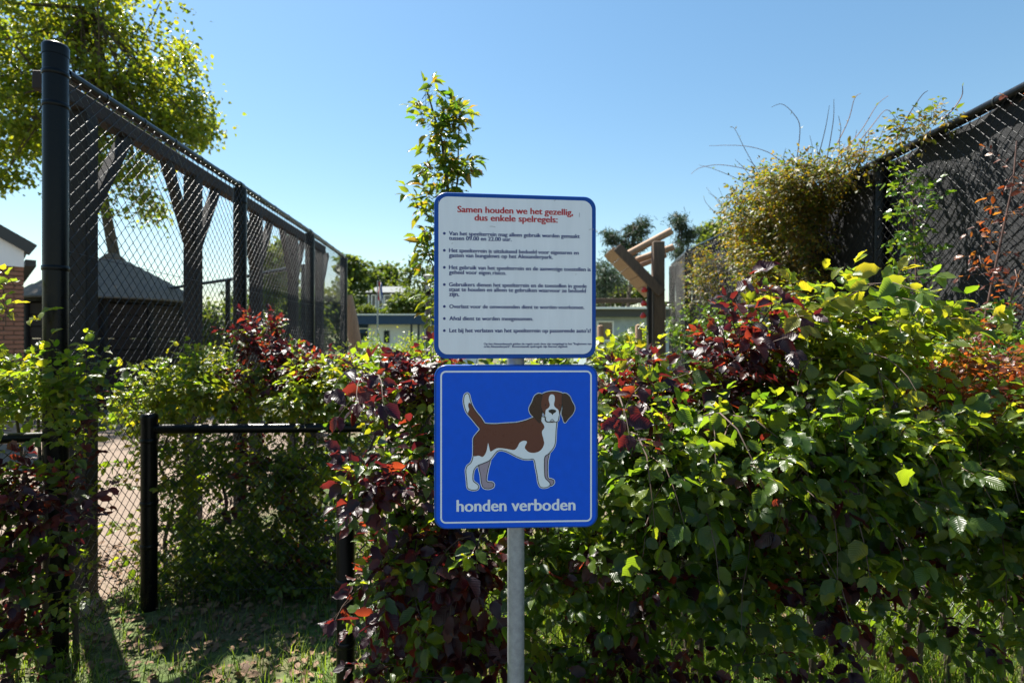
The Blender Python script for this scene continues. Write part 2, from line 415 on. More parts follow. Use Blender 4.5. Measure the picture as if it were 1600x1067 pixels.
tag(MB().add([(-60,-7,.004),(60,-7,.004),(60,1.35,.004),(-60,1.35,.004)], [(0,1,2,3)]).build('road', solid('grey paving', (.085,.087,.092), (.05,.052,.055), rough=.9, scale=6, bump=.3)), 'grey paved road out of view in front of the hedge, added to bounce light onto the signs', 'road', kind='structure')  # unseen paving under and behind the camera, added to bounce daylight onto the signs

# ------------------------------------------------------------------ chain link and fences
def chainlink(A, B, z0, z1, parent, w=.0353, r=.0021, name='chain_link_mesh'):
    A = np.array(A, float); B = np.array(B, float); L = np.linalg.norm(B-A); t = (B-A)/L; n2 = np.array((-t[1], t[0]))
    nw = int(L/w); ns = int((z1-z0)/w)
    segs = []
    i = np.arange(nw)[:, None]; k = np.arange(ns+1)[None, :]
    par = (k+i) % 2
    s = (i+par)*w+np.where(par == 1, .0012, -.0012); z = z0+k*w+0*i
    # the wire is a flattened spiral: its going and returning strokes lie on opposite faces
    mid = np.where(par == 1, 1, -1)*.0
    pt = np.stack([A[0]+t[0]*s+n2[0]*mid, A[1]+t[1]*s+n2[1]*mid, z+0*s], -1)
    a = pt[:, :-1].reshape(-1, 3); b = pt[:, 1:].reshape(-1, 3)
    d = b-a; d /= np.linalg.norm(d, axis=1)[:, None]
    a = a-d*.001; b = b+d*.001
    nn = np.array((n2[0], n2[1], 0)); sgn = np.where(par[:, :-1].reshape(-1) == 1, 1, -1)[:, None]
    a = a+nn*.0016*sgn; b = b+nn*.0016*sgn
    x = np.broadcast_to(nn, d.shape); y = np.cross(d, x)
    m = len(a); V = np.zeros((m, 8, 3))
    for q in range(4):
        o = (x*math.cos(q*math.pi/2)+y*math.sin(q*math.pi/2))*r
        V[:, q] = a+o; V[:, 4+q] = b+o
    fl = np.array([0,1,5,4, 1,2,6,5, 2,3,7,6, 3,0,4,7])
    lo = (fl[None]+np.arange(m)[:, None]*8).ravel(); tot = np.full(m*4, 4); st = np.arange(m*4)*4
    me = raw_mesh(name, V.reshape(-1, 3), st, tot, lo, None, None, M['wire'])
    return tag(link(name, me, parent), kind='stuff')

def post(parent, x, y, r, top, cap=True, collar=()):
    p = MB().lathe((x, y, 0), [(r, -.05), (r, top-.004), (r-.004, top)], 24).build('post', M['black_steel'], parent, smooth=True)
    if cap: MB().lathe((x, y, top-.045), [(r+.0025, 0), (r+.003, .03), (r+.003, .045), (r*.93, .055), (r*.55, .061)], 24).build('cap', M['black_steel'], p, smooth=True)
    for z in collar:
        MB().lathe((x, y, z), [(r+.0015, -.012), (r+.004, -.009), (r+.004, .009), (r+.0015, .012)], 24).build('collar', M['black_steel'], p, smooth=True)
    return p
RAILZ = EYE+1.30
# left tall fence
LP = [(PX(87,2.70), 2.70), (PX(375,4.756), 4.756), (PX(484,6.76), 6.76), (PX(537,8.69), 8.69)]
fl = empty('tall_fence', (LP[0][0], LP[0][1], 0), 'tall black chain-link fence with see-through mesh and a thick capped end post', 'fence')
def tall_fence(root, pts, first_top, z0, mesh_side, radii, screen=None, tie=.34, rail_r=.029):
    for i, (x, y) in enumerate(pts):
        top = first_top if (i == 0 and first_top) else RAILZ-.02
        if radii[i] is None: continue
        post(root, x, y, radii[i], top, cap=bool(first_top and i == 0), collar=((top-.28, top-1.05, top-.13) if i == 0 else (top-.12, .9)))
    for (x0, y0), (x1, y1) in zip(pts[:-1], pts[1:]):
        a = Vector((x0, y0, RAILZ)); b = Vector((x1, y1, RAILZ)); t = (b-a).normalized()
        r = MB().tube([a+t*(.03 if (x0, y0) != pts[0] or not first_top else .066), b-t*.03], rail_r, 16).build('top_rail', M['black_steel'], root, smooth=True)
        L = (b-a).length; n = int(L/tie)
        for k in range(1, n):
            c = a+t*(L*k/n); ring = MB().tube([c-t*.006, c+t*.006], rail_r+.0035, 12)
            ring.build('tie', M['wire'], r, smooth=True)
        MB().tube([a-t*.035, a+t*.035], rail_r+.006, 14).build('rail_sleeve', M['black_steel'], r, smooth=True)
        nn = Vector((-t.y, t.x, 0))*mesh_side
        A = (a+nn*.042); B = (b+nn*.042)
        chainlink((A.x, A.y), (B.x, B.y), z0, RAILZ-.005, root)
        for z in (1.93, .12):
            q = MB(); mid = (A+B)/2
            q.tube([(A.x, A.y, z), (mid.x, mid.y, z-.01), (B.x, B.y, z)], .0016, 4).build('tension_wire', M['wire'], root)
        if screen:
            s = Vector((-t.y, t.x, 0))*(-mesh_side)*screen
            C = a+s-t*.02; D = b+s+t*.02; V = []; Fc = []; nx = 24; nz = 14
            for j in range(nz+1):
                for i in range(nx+1):
                    q = C.lerp(D, i/nx)+s.normalized()*(.012*math.sin(i*.9+j*.5)+.01*math.sin(j*1.3)); V.append((q.x, q.y, .25+(RAILZ-.012-.25)*j/nz))
            for j in range(nz):
                for i in range(nx):
                    k = j*(nx+1)+i; Fc.append((k, k+1, k+nx+2, k+nx+1))
            MB().add(V, Fc).build('windbreak_screen', M['screen'], root, smooth=True)
tall_fence(fl, LP, PZ(74, 2.70), .05, -1, [.051, .053, .054, .054], rail_r=.027)
# right tall fence
RP = [(2.60, 2.06), (PX(1377,4.11), 4.11), (2.60, 6.16), (PX(1075,8.2), 8.2), (PX(1050,9.7), 9.7)]
fr = empty('tall_fence', (RP[0][0], RP[0][1], 0), 'tall black fence backed with dark windbreak screen and overgrown by climbers', 'fence')
tall_fence(fr, RP, None, .3, 1, [.05]*5, screen=.05, tie=.42)
# far fence across the yard
fb = empty('yard_fence', (PX(261,14), 14, 0), 'thin black fence crossing the gravel yard behind the timber frame', 'fence')
FB = [P(200, 533, 15.2), P(261, 533, 14.0), P(356, 533, 12.0), P(475, 533, 9.8)]
for i, p in enumerate(FB):
    MB().tube([(p.x, p.y, 0), (p.x, p.y, RAILZ)], .05, 12).build('post', M['black_steel'], fb, smooth=True)
for p, q in zip(FB[:-1], FB[1:]):
    MB().tube([(p.x, p.y, RAILZ), (q.x, q.y, RAILZ)], .035, 10).build('top_rail', M['black_steel'], fb, smooth=True)
    chainlink((p.x, p.y), (q.x, q.y), .1, RAILZ, fb, w=.05, r=.0019)

# low fences
def low_fence(label, pts, h, posts, z0=.06, rail=True, mesh=True, base=None, r=.036, rr=.027):
    root = empty('low_fence', (pts[0][0], pts[0][1], 0), label, 'fence')
    for (x, y) in posts:
        post(root, x, y, r, h, True, collar=(h-.14, h*.55, h*.33))
    for (x0, y0, z0_), (x1, y1, z1_) in zip(pts[:-1], pts[1:]):
        if rail: MB().tube([(x0, y0, z0_), (x1, y1, z1_)], rr, 14).build('top_rail', M['black_steel'], root, smooth=True)
        if mesh: chainlink((x0, y0), (x1, y1), z0, min(z0_, z1_), root)
        MB().tube([(x0, y0, .1), (x1, y1, .1)], .002, 4).build('tension_wire', M['wire'], root)
    return root
gx = PX(233, 3.19)
low_fence('low black chain-link fence standing across the gap beside the gravel yard', [(gx, 3.19, 1.01), (PX(590,3.25), 3.25, 1.01)], 1.085, [(gx, 3.19)], r=.042)
chain_left = low_fence('low black chain-link fence running out from the thick end post', [(PX(70,2.66), 2.66, 1.055), (-3.4, 2.2, 1.055)], 1.1, [(-3.35, 2.2)], r=.036, rr=.024)
low_fence('low black chain-link fence buried in the big mixed hedge', [(PX(562,2.2), 2.2, .985), (.35, 2.5, .985), (2.45, 2.62, .985)], 1.07, [(PX(540,2.17), 2.17), (.35, 2.55), (1.5, 2.62)], r=.034)
# short filler mesh between tall fence and gate post comes from the tall fence itself

# ------------------------------------------------------------------ timber frame behind the left fence
tf = empty('timber_pergola', (-2.56, 3.375, 0), 'dark weathered timber pergola with Y-braced posts behind the see-through fence', 'pergola')
def tx(d): return -2.50-.065*(d-2.7)
BZ = 2.90
def yrot(): return Matrix.Rotation(.065, 3, 'Z')
for d in (3.375, 4.69, 6.04, 7.27, 8.5):
    x = tx(d)
    MB().box((x, d, (BZ-.049)/2), (.108, .108, BZ-.049), yrot()).build('post', M['timber_dark'], tf, bevel=.006)
    for s in ((1,) if d < 3.5 else (-1, 1)):
        a = Vector((tx(d+s*.05), d+s*.05, 2.28)); b = Vector((tx(d+s*.42), d+s*.42, BZ-.03))
        MB().bar(a, b, .07, .065, (1, 0, 0)).build('brace', M['timber_dark'], tf, bevel=.005)
MB().bar((tx(3.04), 3.04, BZ), (tx(8.7), 8.7, BZ), .09, .10).build('beam', M['timber_beam'], tf, bevel=.006)

# ------------------------------------------------------------------ signs
def make_sign():
    D = 1.60
    root = empty('sign_post', (PX(806, D+.045), D+.045, 0), 'galvanised pole carrying a white rules panel above a blue dog panel', 'sign')
    MB().tube([(PX(806,D+.045), D+.045, -.1), (PX(806,D+.045), D+.045, PZ(345, D))], .0245, 32).build('pole', M['galv'], root, smooth=True)
    def plain(name, col, rough=.4, spec=.5, noise=0):
        return solid(name, col, tuple(c*(1-noise) for c in col), rough=rough, scale=40, spec=spec)
    blue = bpy.data.materials.get('x') or plain('sign blue film', (.0005,.105,.74), .35, .2, .10)
    rim = plain('sign blue rim', (.002,.07,.36), .4, .25, .1)
    white = solid('sign white film', (.85,.87,.91), (.78,.80,.84), rough=.35, scale=2.5, spec=.5)
    wt = white.node_tree; mpn = [n_ for n_ in wt.nodes if n_.type == 'MAPPING'][0]; mpn.inputs['Scale'].default_value = (14, 14, 1.6)
    pw = plain('white print', (.80,.86,.90), .3, .5, .03)
    red = plain('red print', (.50,.010,.022), .4); navy = plain('navy print', (.004,.022,.17), .4)
    brown = plain('brown print', (.12,.030,.018), .3); dk = plain('dark brown print', (.035,.010,.007), .3); blk = plain('black print', (.008,.008,.01), .3)
    mauve = plain('mauve print', (.33,.27,.33), .3); alu = plain('aluminium', (.4,.41,.42), .4)
    def rrect(w_, h_, r, n=8):
        o = []
        for cx, cy, a0 in ((w_/2-r, h_/2-r, 0), (-w_/2+r, h_/2-r, 90), (-w_/2+r, -h_/2+r, 180), (w_/2-r, -h_/2+r, 270)):
            for k in range(n+1):
                a = math.radians(a0+90*k/n); o.append((cx+r*math.cos(a), cy+r*math.sin(a)))
        return o
    def panel(cx, cy, rz, W, H, edge_mat, name, label):
        c = Vector((PX(cx, D), D, PZ(cy, D)))
        R = Matrix.Rotation(rz, 3, 'Z')
        def T(u, v, o): return c+R @ Vector((u, -o, v))           # o = millimetres towards the viewer (in m)
        mb = MB(); ring = rrect(W, H, .034, 10); n = len(ring)
        lay = [(1, -.020), (1, -.002), (.994, .0)]
        vs = [];
        for sc, o in lay: vs += [T(u*sc, v*sc, o) for u, v in ring]
        fs = [tuple(range(n))[::-1]]
        for l in range(2):
            for k in range(n): fs.append((l*n+k, l*n+(k+1) % n, (l+1)*n+(k+1) % n, (l+1)*n+k))
        fs.append(tuple(2*n+k for k in range(n)))
        mb.add(vs, fs); o = mb.build(name, edge_mat, root, smooth=True); o['label'] = label
        return o, T
    def poly(T, pts, o, mat, name, parent):
        tri = tessellate_polygon([[Vector((u, v, 0)) for u, v in pts]])
        V = [T(u, v, o) for u, v in pts]
        fs = []
        for t in tri:
            a, b, c_ = (Vector((*pts[i], 0)) for i in t)
            fs.append(t if (b-a).cross(c_-a).z > 0 else (t[0], t[2], t[1]))
        return MB().add(V, fs).build(name, mat, parent)
    def ribbon(T, pts, wd, o, mat, name, parent, closed=True):
        n = len(pts); V = []; fs = []
        for i, (u, v) in enumerate(pts):
            a = pts[i-1] if (closed or i) else pts[i]; b = pts[(i+1) % n] if (closed or i < n-1) else pts[i]
            tx_, ty = b[0]-a[0], b[1]-a[1]; l = math.hypot(tx_, ty) or 1; nx, ny = -ty/l*wd/2, tx_/l*wd/2
            V += [T(u+nx, v+ny, o), T(u-nx, v-ny, o)]
        for i in range(n if closed else n-1):
            j = (i+1) % n; fs.append((2*i, 2*i+1, 2*j+1, 2*j))
        return MB().add(V, fs).build(name, mat, parent)
    def smooth(pts, closed=True, sub=4):
        n = len(pts); o = []
        for i in range(n if closed else n-1):
            p0, p1, p2, p3 = (pts[(i+k) % n] if closed else pts[min(max(i+k, 0), n-1)] for k in (-1, 0, 1, 2))
            for s in range(sub):
                t = s/sub
                o.append(tuple(.5*(2*p1[k]+(p2[k]-p0[k])*t+(2*p0[k]-5*p1[k]+4*p2[k]-p3[k])*t*t+(3*p1[k]-p0[k]-3*p2[k]+p3[k])*t**3) for k in (0, 1)))
        if not closed: o.append(pts[-1])
        return o
    def text(T, body, u0, u1, vbase, o, mat, parent, bold=.0, ysc=1.0, name='lettering'):
        cu = bpy.data.curves.new('t', 'FONT'); cu.body = body; cu.size = 1; cu.resolution_u = 3
        ob = bpy.data.objects.new('t', cu); COL.objects.link(ob)
        dg = bpy.context.evaluated_depsgraph_get(); me0 = ob.evaluated_get(dg).to_mesh()
        vs = [v.co.copy() for v in me0.vertices]; fs = [tuple(p.vertices) for p in me0.polygons]
        ob.evaluated_get(dg).to_mesh_clear(); bpy.data.objects.remove(ob); bpy.data.curves.remove(cu)
        xmin = min(v.x for v in vs); xmax = max(v.x for v in vs); sc = (u1-u0)/(xmax-xmin)
        # make the faces look at the viewer
        f0 = fs[0]; a, b, c_ = (vs[f0[i]] for i in range(3))
        if (b-a).cross(c_-a).z < 0: fs = [f[::-1] for f in fs]
        mb = MB()                                  # bold strokes: three prints of the line, a hair apart
        for q, (ex, ey) in enumerate(((-1, 0), (0, .5), (1, 0))):
            mb.add([T(u0+(v.x-xmin+ex*bold)*sc, vbase+(v.y+ey*bold)*sc*ysc, o+q*.00008) for v in vs], fs)
        return mb.build(name, mat, parent)
    # ---- rules panel
    W, H = 255/F*D, 256/F*D; k = W/977
    o, T = panel(807, 432, math.radians(7), W, H, rim, 'rules_panel', 'white rules panel with blue rim, red heading and blue rules')
    inner = rrect(W-.024, H-.024, .026, 10)
    poly(T, inner, .0006, white, 'panel_face', o)
    def U(zx): return (zx-556)*k
    def Vv(zy): return -(zy-535)*k
    text(T, 'Samen houden we het gezellig,', U(205), U(900), Vv(161), .0012, red, o, .034, .95, 'heading')
    text(T, 'dus enkele spelregels:', U(306), U(805), Vv(208), .0012, red, o, .034, .95, 'heading')
    lines = [('Van het speelterrein mag alleen gebruik worden gemaakt', 155, 942, 298, 1), ('tussen 09.00 en 22.00 uur.', 155, 526, 326, 0),
     ('Het speelterrein is uitsluitend bedoeld voor eigenaren en', 155, 936, 398, 1), ('gasten van bungalows op het Alexanderpark.', 155, 776, 427, 0),
     ('Het gebruik van het speelterrein en de aanwezige toestellen is', 155, 1010, 498, 1), ('geheel voor eigen risico.', 155, 493, 527, 0),
     ('Gebruikers dienen het speelterrein en de toestellen in goede', 155, 985, 599, 1), ('staat te houden en alleen te gebruiken waarvoor ze bedoeld', 155, 980, 628, 0), ('zijn.', 155, 214, 657, 0),
     ('Overlast voor de omwonenden dient te worden voorkomen.', 157, 971, 728, 1), ('Afval dient te worden meegenomen.', 157, 656, 799, 1),
     ("Let bij het verlaten van het speelterrein op passerende auto's!", 157, 1010, 870, 1)]
    for body, a, b, y, bul in lines:
        text(T, body, U(a), U(b), Vv(y), .0012, navy, o, .034, .98, 'rule_text')
        if bul:
            cy = Vv(y-10); cx = U(127)
            poly(T, [(cx+8*k*math.cos(q*math.pi/6), cy+8*k*math.sin(q*math.pi/6)) for q in range(12)], .0012, navy, 'bullet', o)
    text(T, 'Op het Alexanderpark gelden de regels zoals deze zijn vastgelegd in het "Reglement van', U(360), U(1015), Vv(944), .0012, navy, o, .03, .95, 'small_print')
    text(T, 'orde Alexanderpark". Bovenstaande spelregels zijn hiervan afgeleid.', U(360), U(868), Vv(960), .0012, navy, o, .03, .95, 'small_print')
    # scuffs
    for (zx, zy, l, an) in ((395,240,34,-.1),(1000,245,30,.1),(940,170,26,1.5),(785,78,12,.6),(92,112,16,1.4),(170,350,10,.8),(403,532,8,.9),(915,520,9,.4)):
        a = (U(zx), Vv(zy)); b = (a[0]+l*k*math.cos(an), a[1]+l*k*math.sin(an))
        ribbon(T, [a, ((a[0]+b[0])/2, (a[1]+b[1])/2+2*k), b], 3.0*k, .001, alu, 'scuff', o, closed=False)
    # ---- dog panel
    o2, T2 = panel(807, 697.5, math.radians(2.5), 256/F*D, 255/F*D, rim, 'dog_panel', 'blue panel picturing a brown and white dog with white lettering')
    poly(T2, rrect(W-.010, H-.010, .030, 10), .0006, blue, 'panel_face', o2)
    def U2(zx): return (zx-560)*k
    def V2(zy): return -(zy-523)*k
    def Q(l): return [(U2(x), V2(y)) for x, y in l]
    ribbon(T2, [(u, v) for u, v in rrect(898*k, 898*k, 28*k, 8)], 10*k, .0012, pw, 'border_line', o2)
    text(T2, 'honden verboden', U2(205), U2(912), V2(907), .0012, pw, o2, .03, 1.0)
    body = [(375,385),(430,388),(500,384),(560,380),(610,369),(655,352),(690,340),(740,350),(797,370),(797,430),(793,500),(780,535),(752,567),(730,585),(727,630),(728,680),(733,712),(752,732),(762,748),(752,764),(725,770),(702,763),(690,735),(685,700),(675,650),(664,601),
            (635,600),(600,597),(560,581),(520,560),(485,546),(458,544),(440,553),(420,578),(397,604),(360,621),(330,633),(308,655),(300,690),(301,722),(315,736),(331,750),(333,766),(320,778),(290,778),(268,765),(264,730),(260,692),(258,660),(266,636),(287,617),(299,588),(302,550),(302,500),(304,470),(320,446),(339,424),(342,415),
            (325,393),(290,350),(262,315),(248,275),(245,240),(252,212),(268,203),(278,215),(285,245),(298,281),(320,316),(345,346),(366,378)]
    saddle = [(375,386),(430,389),(500,385),(560,381),(610,370),(655,353),(690,352),(718,385),(727,410),(712,436),(722,480),(725,510),(705,545),(670,560),(635,556),(612,535),(612,520),(622,500),(619,490),(600,488),(578,500),(565,525),(545,542),(500,535),(450,530),(425,540),(405,550),(398,530),(391,500),(387,515),(381,545),(370,570),(355,582),(335,574),(310,578),(302,568),(302,500),(304,470),(320,446),(339,424),(342,415),(325,393),(290,350),(271,322),(278,300),(272,280),(275,262),(285,262),(298,284),(320,317),(345,347),(366,379)]
    hindf = [(335,634),(345,690),(350,735),(362,765),(390,773),(418,765),(425,748),(415,735),(390,732),(380,720),(383,690),(391,650),(402,600),(365,610)]
    frontf = [(730,575),(725,620),(725,680),(735,722),(752,748),(768,757),(783,745),(784,728),(768,719),(750,712),(746,660),(748,610),(757,560)]
    head = [(712,216),(740,200),(775,195),(815,200),(838,213),(835,260),(826,300),(816,335),(808,370),(770,378),(735,372),(730,335),(712,305),(702,260)]
    muzzle = [(772,211),(758,219),(753,245),(760,275),(750,293),(736,305),(732,340),(736,370),(757,377),(773,370),(788,377),(808,371),(815,335),(811,305),(796,292),(785,275),(790,240),(786,218)]
    earl = [(712,215),(690,208),(668,225),(655,257),(637,295),(645,325),(670,350),(695,378),(703,377),(708,350),(713,312),(704,280),(707,248)]
    earr = [(838,212),(856,208),(878,225),(890,252),(908,290),(898,325),(870,356),(850,380),(840,352),(832,325),(838,290),(833,250)]
    nose = [(753,306),(775,300),(797,307),(793,319),(782,325),(776,334),(768,325),(756,318)]
    lay = .0012; st = .00035
    for sh in (hindf, frontf, body, earl, earr, head):
        ribbon(T2, smooth(Q(sh)), 13*k, lay, pw, 'dog_halo', o2)
    sil = [('hind_leg', hindf, mauve, 1), ('front_leg', frontf, mauve, 1), ('dog_body', body, pw, 2), ('dog_saddle', saddle, brown, 3), ('dog_head', head, brown, 5), ('dog_muzzle', muzzle, pw, 6), ('dog_ear', earl, dk, 7), ('dog_ear', earr, dk, 7), ('dog_nose', nose, blk, 7)]
    for nm, sh, mt, l in sil:
        q = smooth(Q(sh)); poly(T2, q, lay+st*l, mt, nm, o2)
        if nm not in ('dog_saddle', 'dog_nose', 'dog_muzzle'): ribbon(T2, q, 4.2*k, lay+st*(l+.5 if nm != 'dog_body' else 3.6), blk, 'outline', o2)
    ribbon(T2, smooth(Q([(735,345),(736,368),(757,376),(773,360),(790,376),(809,370),(815,340)]), False), 3.5*k, lay+st*7.6, blk, 'outline', o2, closed=False)
    for ex in (733, 818): poly(T2, Q([(ex+4*math.cos(q*math.pi/5), 275+5*math.sin(q*math.pi/5)) for q in range(10)]), lay+st*6, blk, 'dog_eye', o2)
    # fixing channels and clamps behind the panels
    for cy in (350, 515, 615, 780):
        c = Vector((PX(806, D+.03), D+.024, PZ(cy, D)))
        MB().box(c, (.20, .012, .026)).build('clamp', alu, root, bevel=.002)
        MB().tube([(c.x, D+.045, c.z-.012), (c.x, D+.045, c.z+.012)], .028, 20).build('clamp_band', alu, root, smooth=True)
make_sign()

# ------------------------------------------------------------------ buildings
def make_house():
    d = 8.0; x1 = PX(37, d); W = 3.2; x0 = x1-W
    root = empty('brick_house', (x1, d, 0), 'brown brick house with white gable cladding beyond the thick fence post', 'house')
    wall = MB().box(((x0+x1)/2, d+2.5+.02, 1.27), (W-.03, 5.0, 2.54)).build('wall', M['mortar'], root)
    bm_ = MB().box((0,0,0), (.205,.10,.052)).mesh('brick', M['brick'], bevel=.003)
    r_ = 0
    for c in range(16, 40):
        z = .032+c*.0635
        off = .108 if c % 2 else 0
        n = 0
        while n < 9:
            x = x1-.103-off-n*.2165
            if x-.1 < x0: break
            o = bpy.data.objects.new('brick', bm_); COL.objects.link(o); o.parent = wall; o.matrix_parent_inverse = Matrix.Translation(parent_world(wall)).inverted()
            o.location = (x, d+.034+random.uniform(-.003,.003), z); o.rotation_euler = (0, 0, random.uniform(-.01,.01)); n += 1
        if off:
            o = bpy.data.objects.new('brick', bm_); COL.objects.link(o); o.parent = wall; o.matrix_parent_inverse = Matrix.Translation(parent_world(wall)).inverted()
            o.scale = (.5,1,1); o.location = (x1-.051, d+.034, z)
    # gable facing us: white boards under a dark verge rising to the left
    zt = lambda x: PZ(395, d)+(x1+.07-x)*.62
    g = MB(); g.add([(x0, d-.06, 2.54), (x1+.0, d-.06, 2.54), (x1, d-.06, zt(x1)-.02), (x0, d-.06, zt(x0)-.02), (x0, d+.08, 2.54), (x1, d+.08, 2.54), (x1, d+.08, zt(x1)-.02), (x0, d+.08, zt(x0)-.02)],
        [(0,1,2,3), (1,5,6,2), (5,4,7,6), (0,4,5,1), (3,2,6,7)]); g.build('gable', M['white_wall'], root)
    MB().bar((x1+.10, d-.02, zt(x1+.10)+.06), (x0-.3, d-.02, zt(x0-.3)+.06), .22, .15).build('verge', M['roof_dark'], root)
    MB().bar((x1+.06, d+2.6, zt(x1+.06)+.07), (x0-.3, d+2.6, zt(x0-.3)+.07), 5.0, .08).build('roof', M['roof_dark'], root)
    MB().bar((x1+.08, d+.1, 2.62), (x1+.08, d+5, 2.62), .12, .09).build('gutter', M['roof_dark'], root)
    for z in (2.62, 2.85):
        MB().box(((x0+x1)/2, d-.064, z+.1), (W, .004, .012)).build('board_joint', M['roof_dark'], root) if False else None
    root.rotation_euler.z = math.radians(43)
make_house()

def make_hut():
    d = 14.0; cx = PX(176, d); c = (cx, d, 0); R = 1.95; ez = PZ(470, d); az = PZ(405, d)
    root = empty('round_hut', c, 'round dark wooden hut with grey pointed shingle roof behind the fence', 'hut')
    n = 12
    roof = MB(); courses = 9
    for k in range(courses):
        t0, t1 = k/courses, (k+1)/courses
        r0 = R*(1-t0*.9)+.02; r1 = R*(1-t1*.9); z0 = ez+(az-ez)*(t0**.9)-.02; z1 = ez+(az-ez)*(t1**.9)+.03
        roof.lathe((cx, d, 0), [(r0, z0-.03), (r0, z0), (r1, z1)], 40)
    ro = roof.build('roof', M['thatch'], root)
    MB().lathe((cx, d, az-.02), [(.26, -.08), (.27, .02), (.14, .14), (.02, .17)], 20).build('roof_cap', M['moss'], ro, smooth=True)
    for k in range(n):
        a = 2*math.pi*k/n; x, y = cx+math.cos(a)*R*.86, d+math.sin(a)*R*.86
        MB().tube([(x, y, 0), (x, y, ez)], .07, 10).build('post', M['timber_dark'], root, smooth=True)
        a2 = 2*math.pi*(k+1)/n; x2, y2 = cx+math.cos(a2)*R*.86, d+math.sin(a2)*R*.86
        for j in range(9):
            z = .14+j*.26
            MB().bar((x, y, z), (x2, y2, z), .03, .24).build('wall_board', M['timber_beam'], root)
    MB().lathe((cx, d, ez-.12), [(R*.9, 0), (R*.9, .1)], 24).build('ring_beam', M['timber_dark'], root)
make_hut()

def window(parent, c, w_, h_, frame, ax='x', t=.05):
    f = MB(); c = Vector(c)
    for s in (-1, 1):
        f.box(c+Vector((s*(w_/2-t/2), 0, 0)), (t, .06, h_)); f.box(c+Vector((0, 0, s*(h_/2-t/2))), (w_-2*t, .06, t))
    o = f.build('window', frame, parent)
    MB().box(c+Vector((0, .012, 0)), (w_-2*t, .012, h_-2*t)).build('pane', M['glass'], o)
    return o
def make_bungalow():
    d = 26.0; x0, x1 = PX(548, d), PX(735, d); top = PZ(492, d)
    root = empty('bungalow', ((x0+x1)/2, d, 0), 'white flat-roofed bungalow with dark blue fascia behind the clipped hedge', 'bungalow')
    MB().box(((x0+x1)/2, d+3.2, top/2-.1), (x1-x0, 6, top-.25)).build('wall', M['white_wall'], root)
    MB().box(((x0+x1)/2, d+2.9, top-.24), (x1-x0+.5, 6.8, .40)).build('fascia', M['blue_fascia'], root)
    MB().box(((x0+x1)/2, d+2.9, top-.01), (x1-x0+.62, 6.95, .06)).build('roof_edge', M['white_wall'], root)
    b0 = PX(573, d)
    MB().box((x0+(b0-x0)/2+.02, d+.17, top-.62), (b0-x0, .06, .40)).build('blue_panel', M['blue_fascia'], root)
    window(root, (PX(566,d), d+.15, PZ(523,d)), .55, .62, M['white_wall'])
    window(root, (PX(603,d), d+.15, PZ(526,d)), .24, .55, M['dark_panel'], t=.03)
    for px in (559, 645, 656):
        MB().box((PX(px,d), d-.35, top/2-.2), (.09, .09, top-.4)).build('porch_post', M['dark_panel'], root)
    MB().box((PX(660,d), d+1.4, top+.11), (.22, .22, .18)).build('vent', M['dark_panel'], root)
    MB().box((PX(668,d), d+.12, PZ(525,d)), (.55, .05, 1.6)).build('door', M['grey_panel'], root)
    d = 21.0; x0, x1 = PX(925, d), PX(1052, d); top = PZ(481, d)
    root = empty('bungalow', ((x0+x1)/2, d, 0), 'pale blue bungalow with dark glazed upper band beside the climbing wall', 'bungalow')
    MB().box(((x0+x1)/2, d+3.2, top/2-.1), (x1-x0, 6, top-.25)).build('wall', M['grey_panel'], root)
    MB().box(((x0+x1)/2, d+2.9, top-.03), (x1-x0+.4, 6.8, .07)).build('roof_edge', M['white_wall'], root)
    MB().box(((x0+x1)/2, d+3.0, top-.20), (x1-x0+.2, 6.5, .26)).build('fascia', M['dark_panel'], root)
    for a, b in ((927, 969), (972, 1000), (1003, 1030)):
        MB().box(((PX(a,d)+PX(b,d))/2, d+.18, PZ(490,d)), (PX(b,d)-PX(a,d), .06, .20)).build('upper_pane', M['glass'], root)
    window(root, (PX(947,d), d+.17, PZ(517,d)), .62, .75, M['white_wall'])
    d = 70.0; z0 = 4.5; x0, x1 = PX(566, d), PX(640, d)
    root = empty('hillside_house', ((x0+x1)/2, d, z0), 'grey flat-roofed house with white-framed corner windows up on the hill', 'house')
    MB().box(((x0+x1)/2, d+2.5, z0+1.35), (x1-x0, 5, 3.1)).build('wall', M['dark_panel'], root)
    MB().add([(x0-.3, d-.5, z0+3.0), (x1+.3, d-.5, z0+3.0), (x1+.3, d+5.4, z0+3.0), (x0-.3, d+5.4, z0+3.0), (x0+1.6, d+1.6, z0+3.9), (x1-1.2, d+1.6, z0+3.9), (x1-1.2, d+3.6, z0+3.9), (x0+1.6, d+3.6, z0+3.9)],
        [(0,1,5,4),(1,2,6,5),(2,3,7,6),(3,0,4,7),(4,5,6,7),(3,2,1,0)]).build('roof', solid('grey roofing', (.14,.16,.165), rough=.8, scale=3), root)
    for a, b in ((570, 577), (580, 588), (591, 599), (600, 615)):
        window(root, ((PX(a,d)+PX(b,d))/2, d-.03, z0+1.9), PX(b,d)-PX(a,d), 1.7, M['white_wall'], t=.12)
make_bungalow()

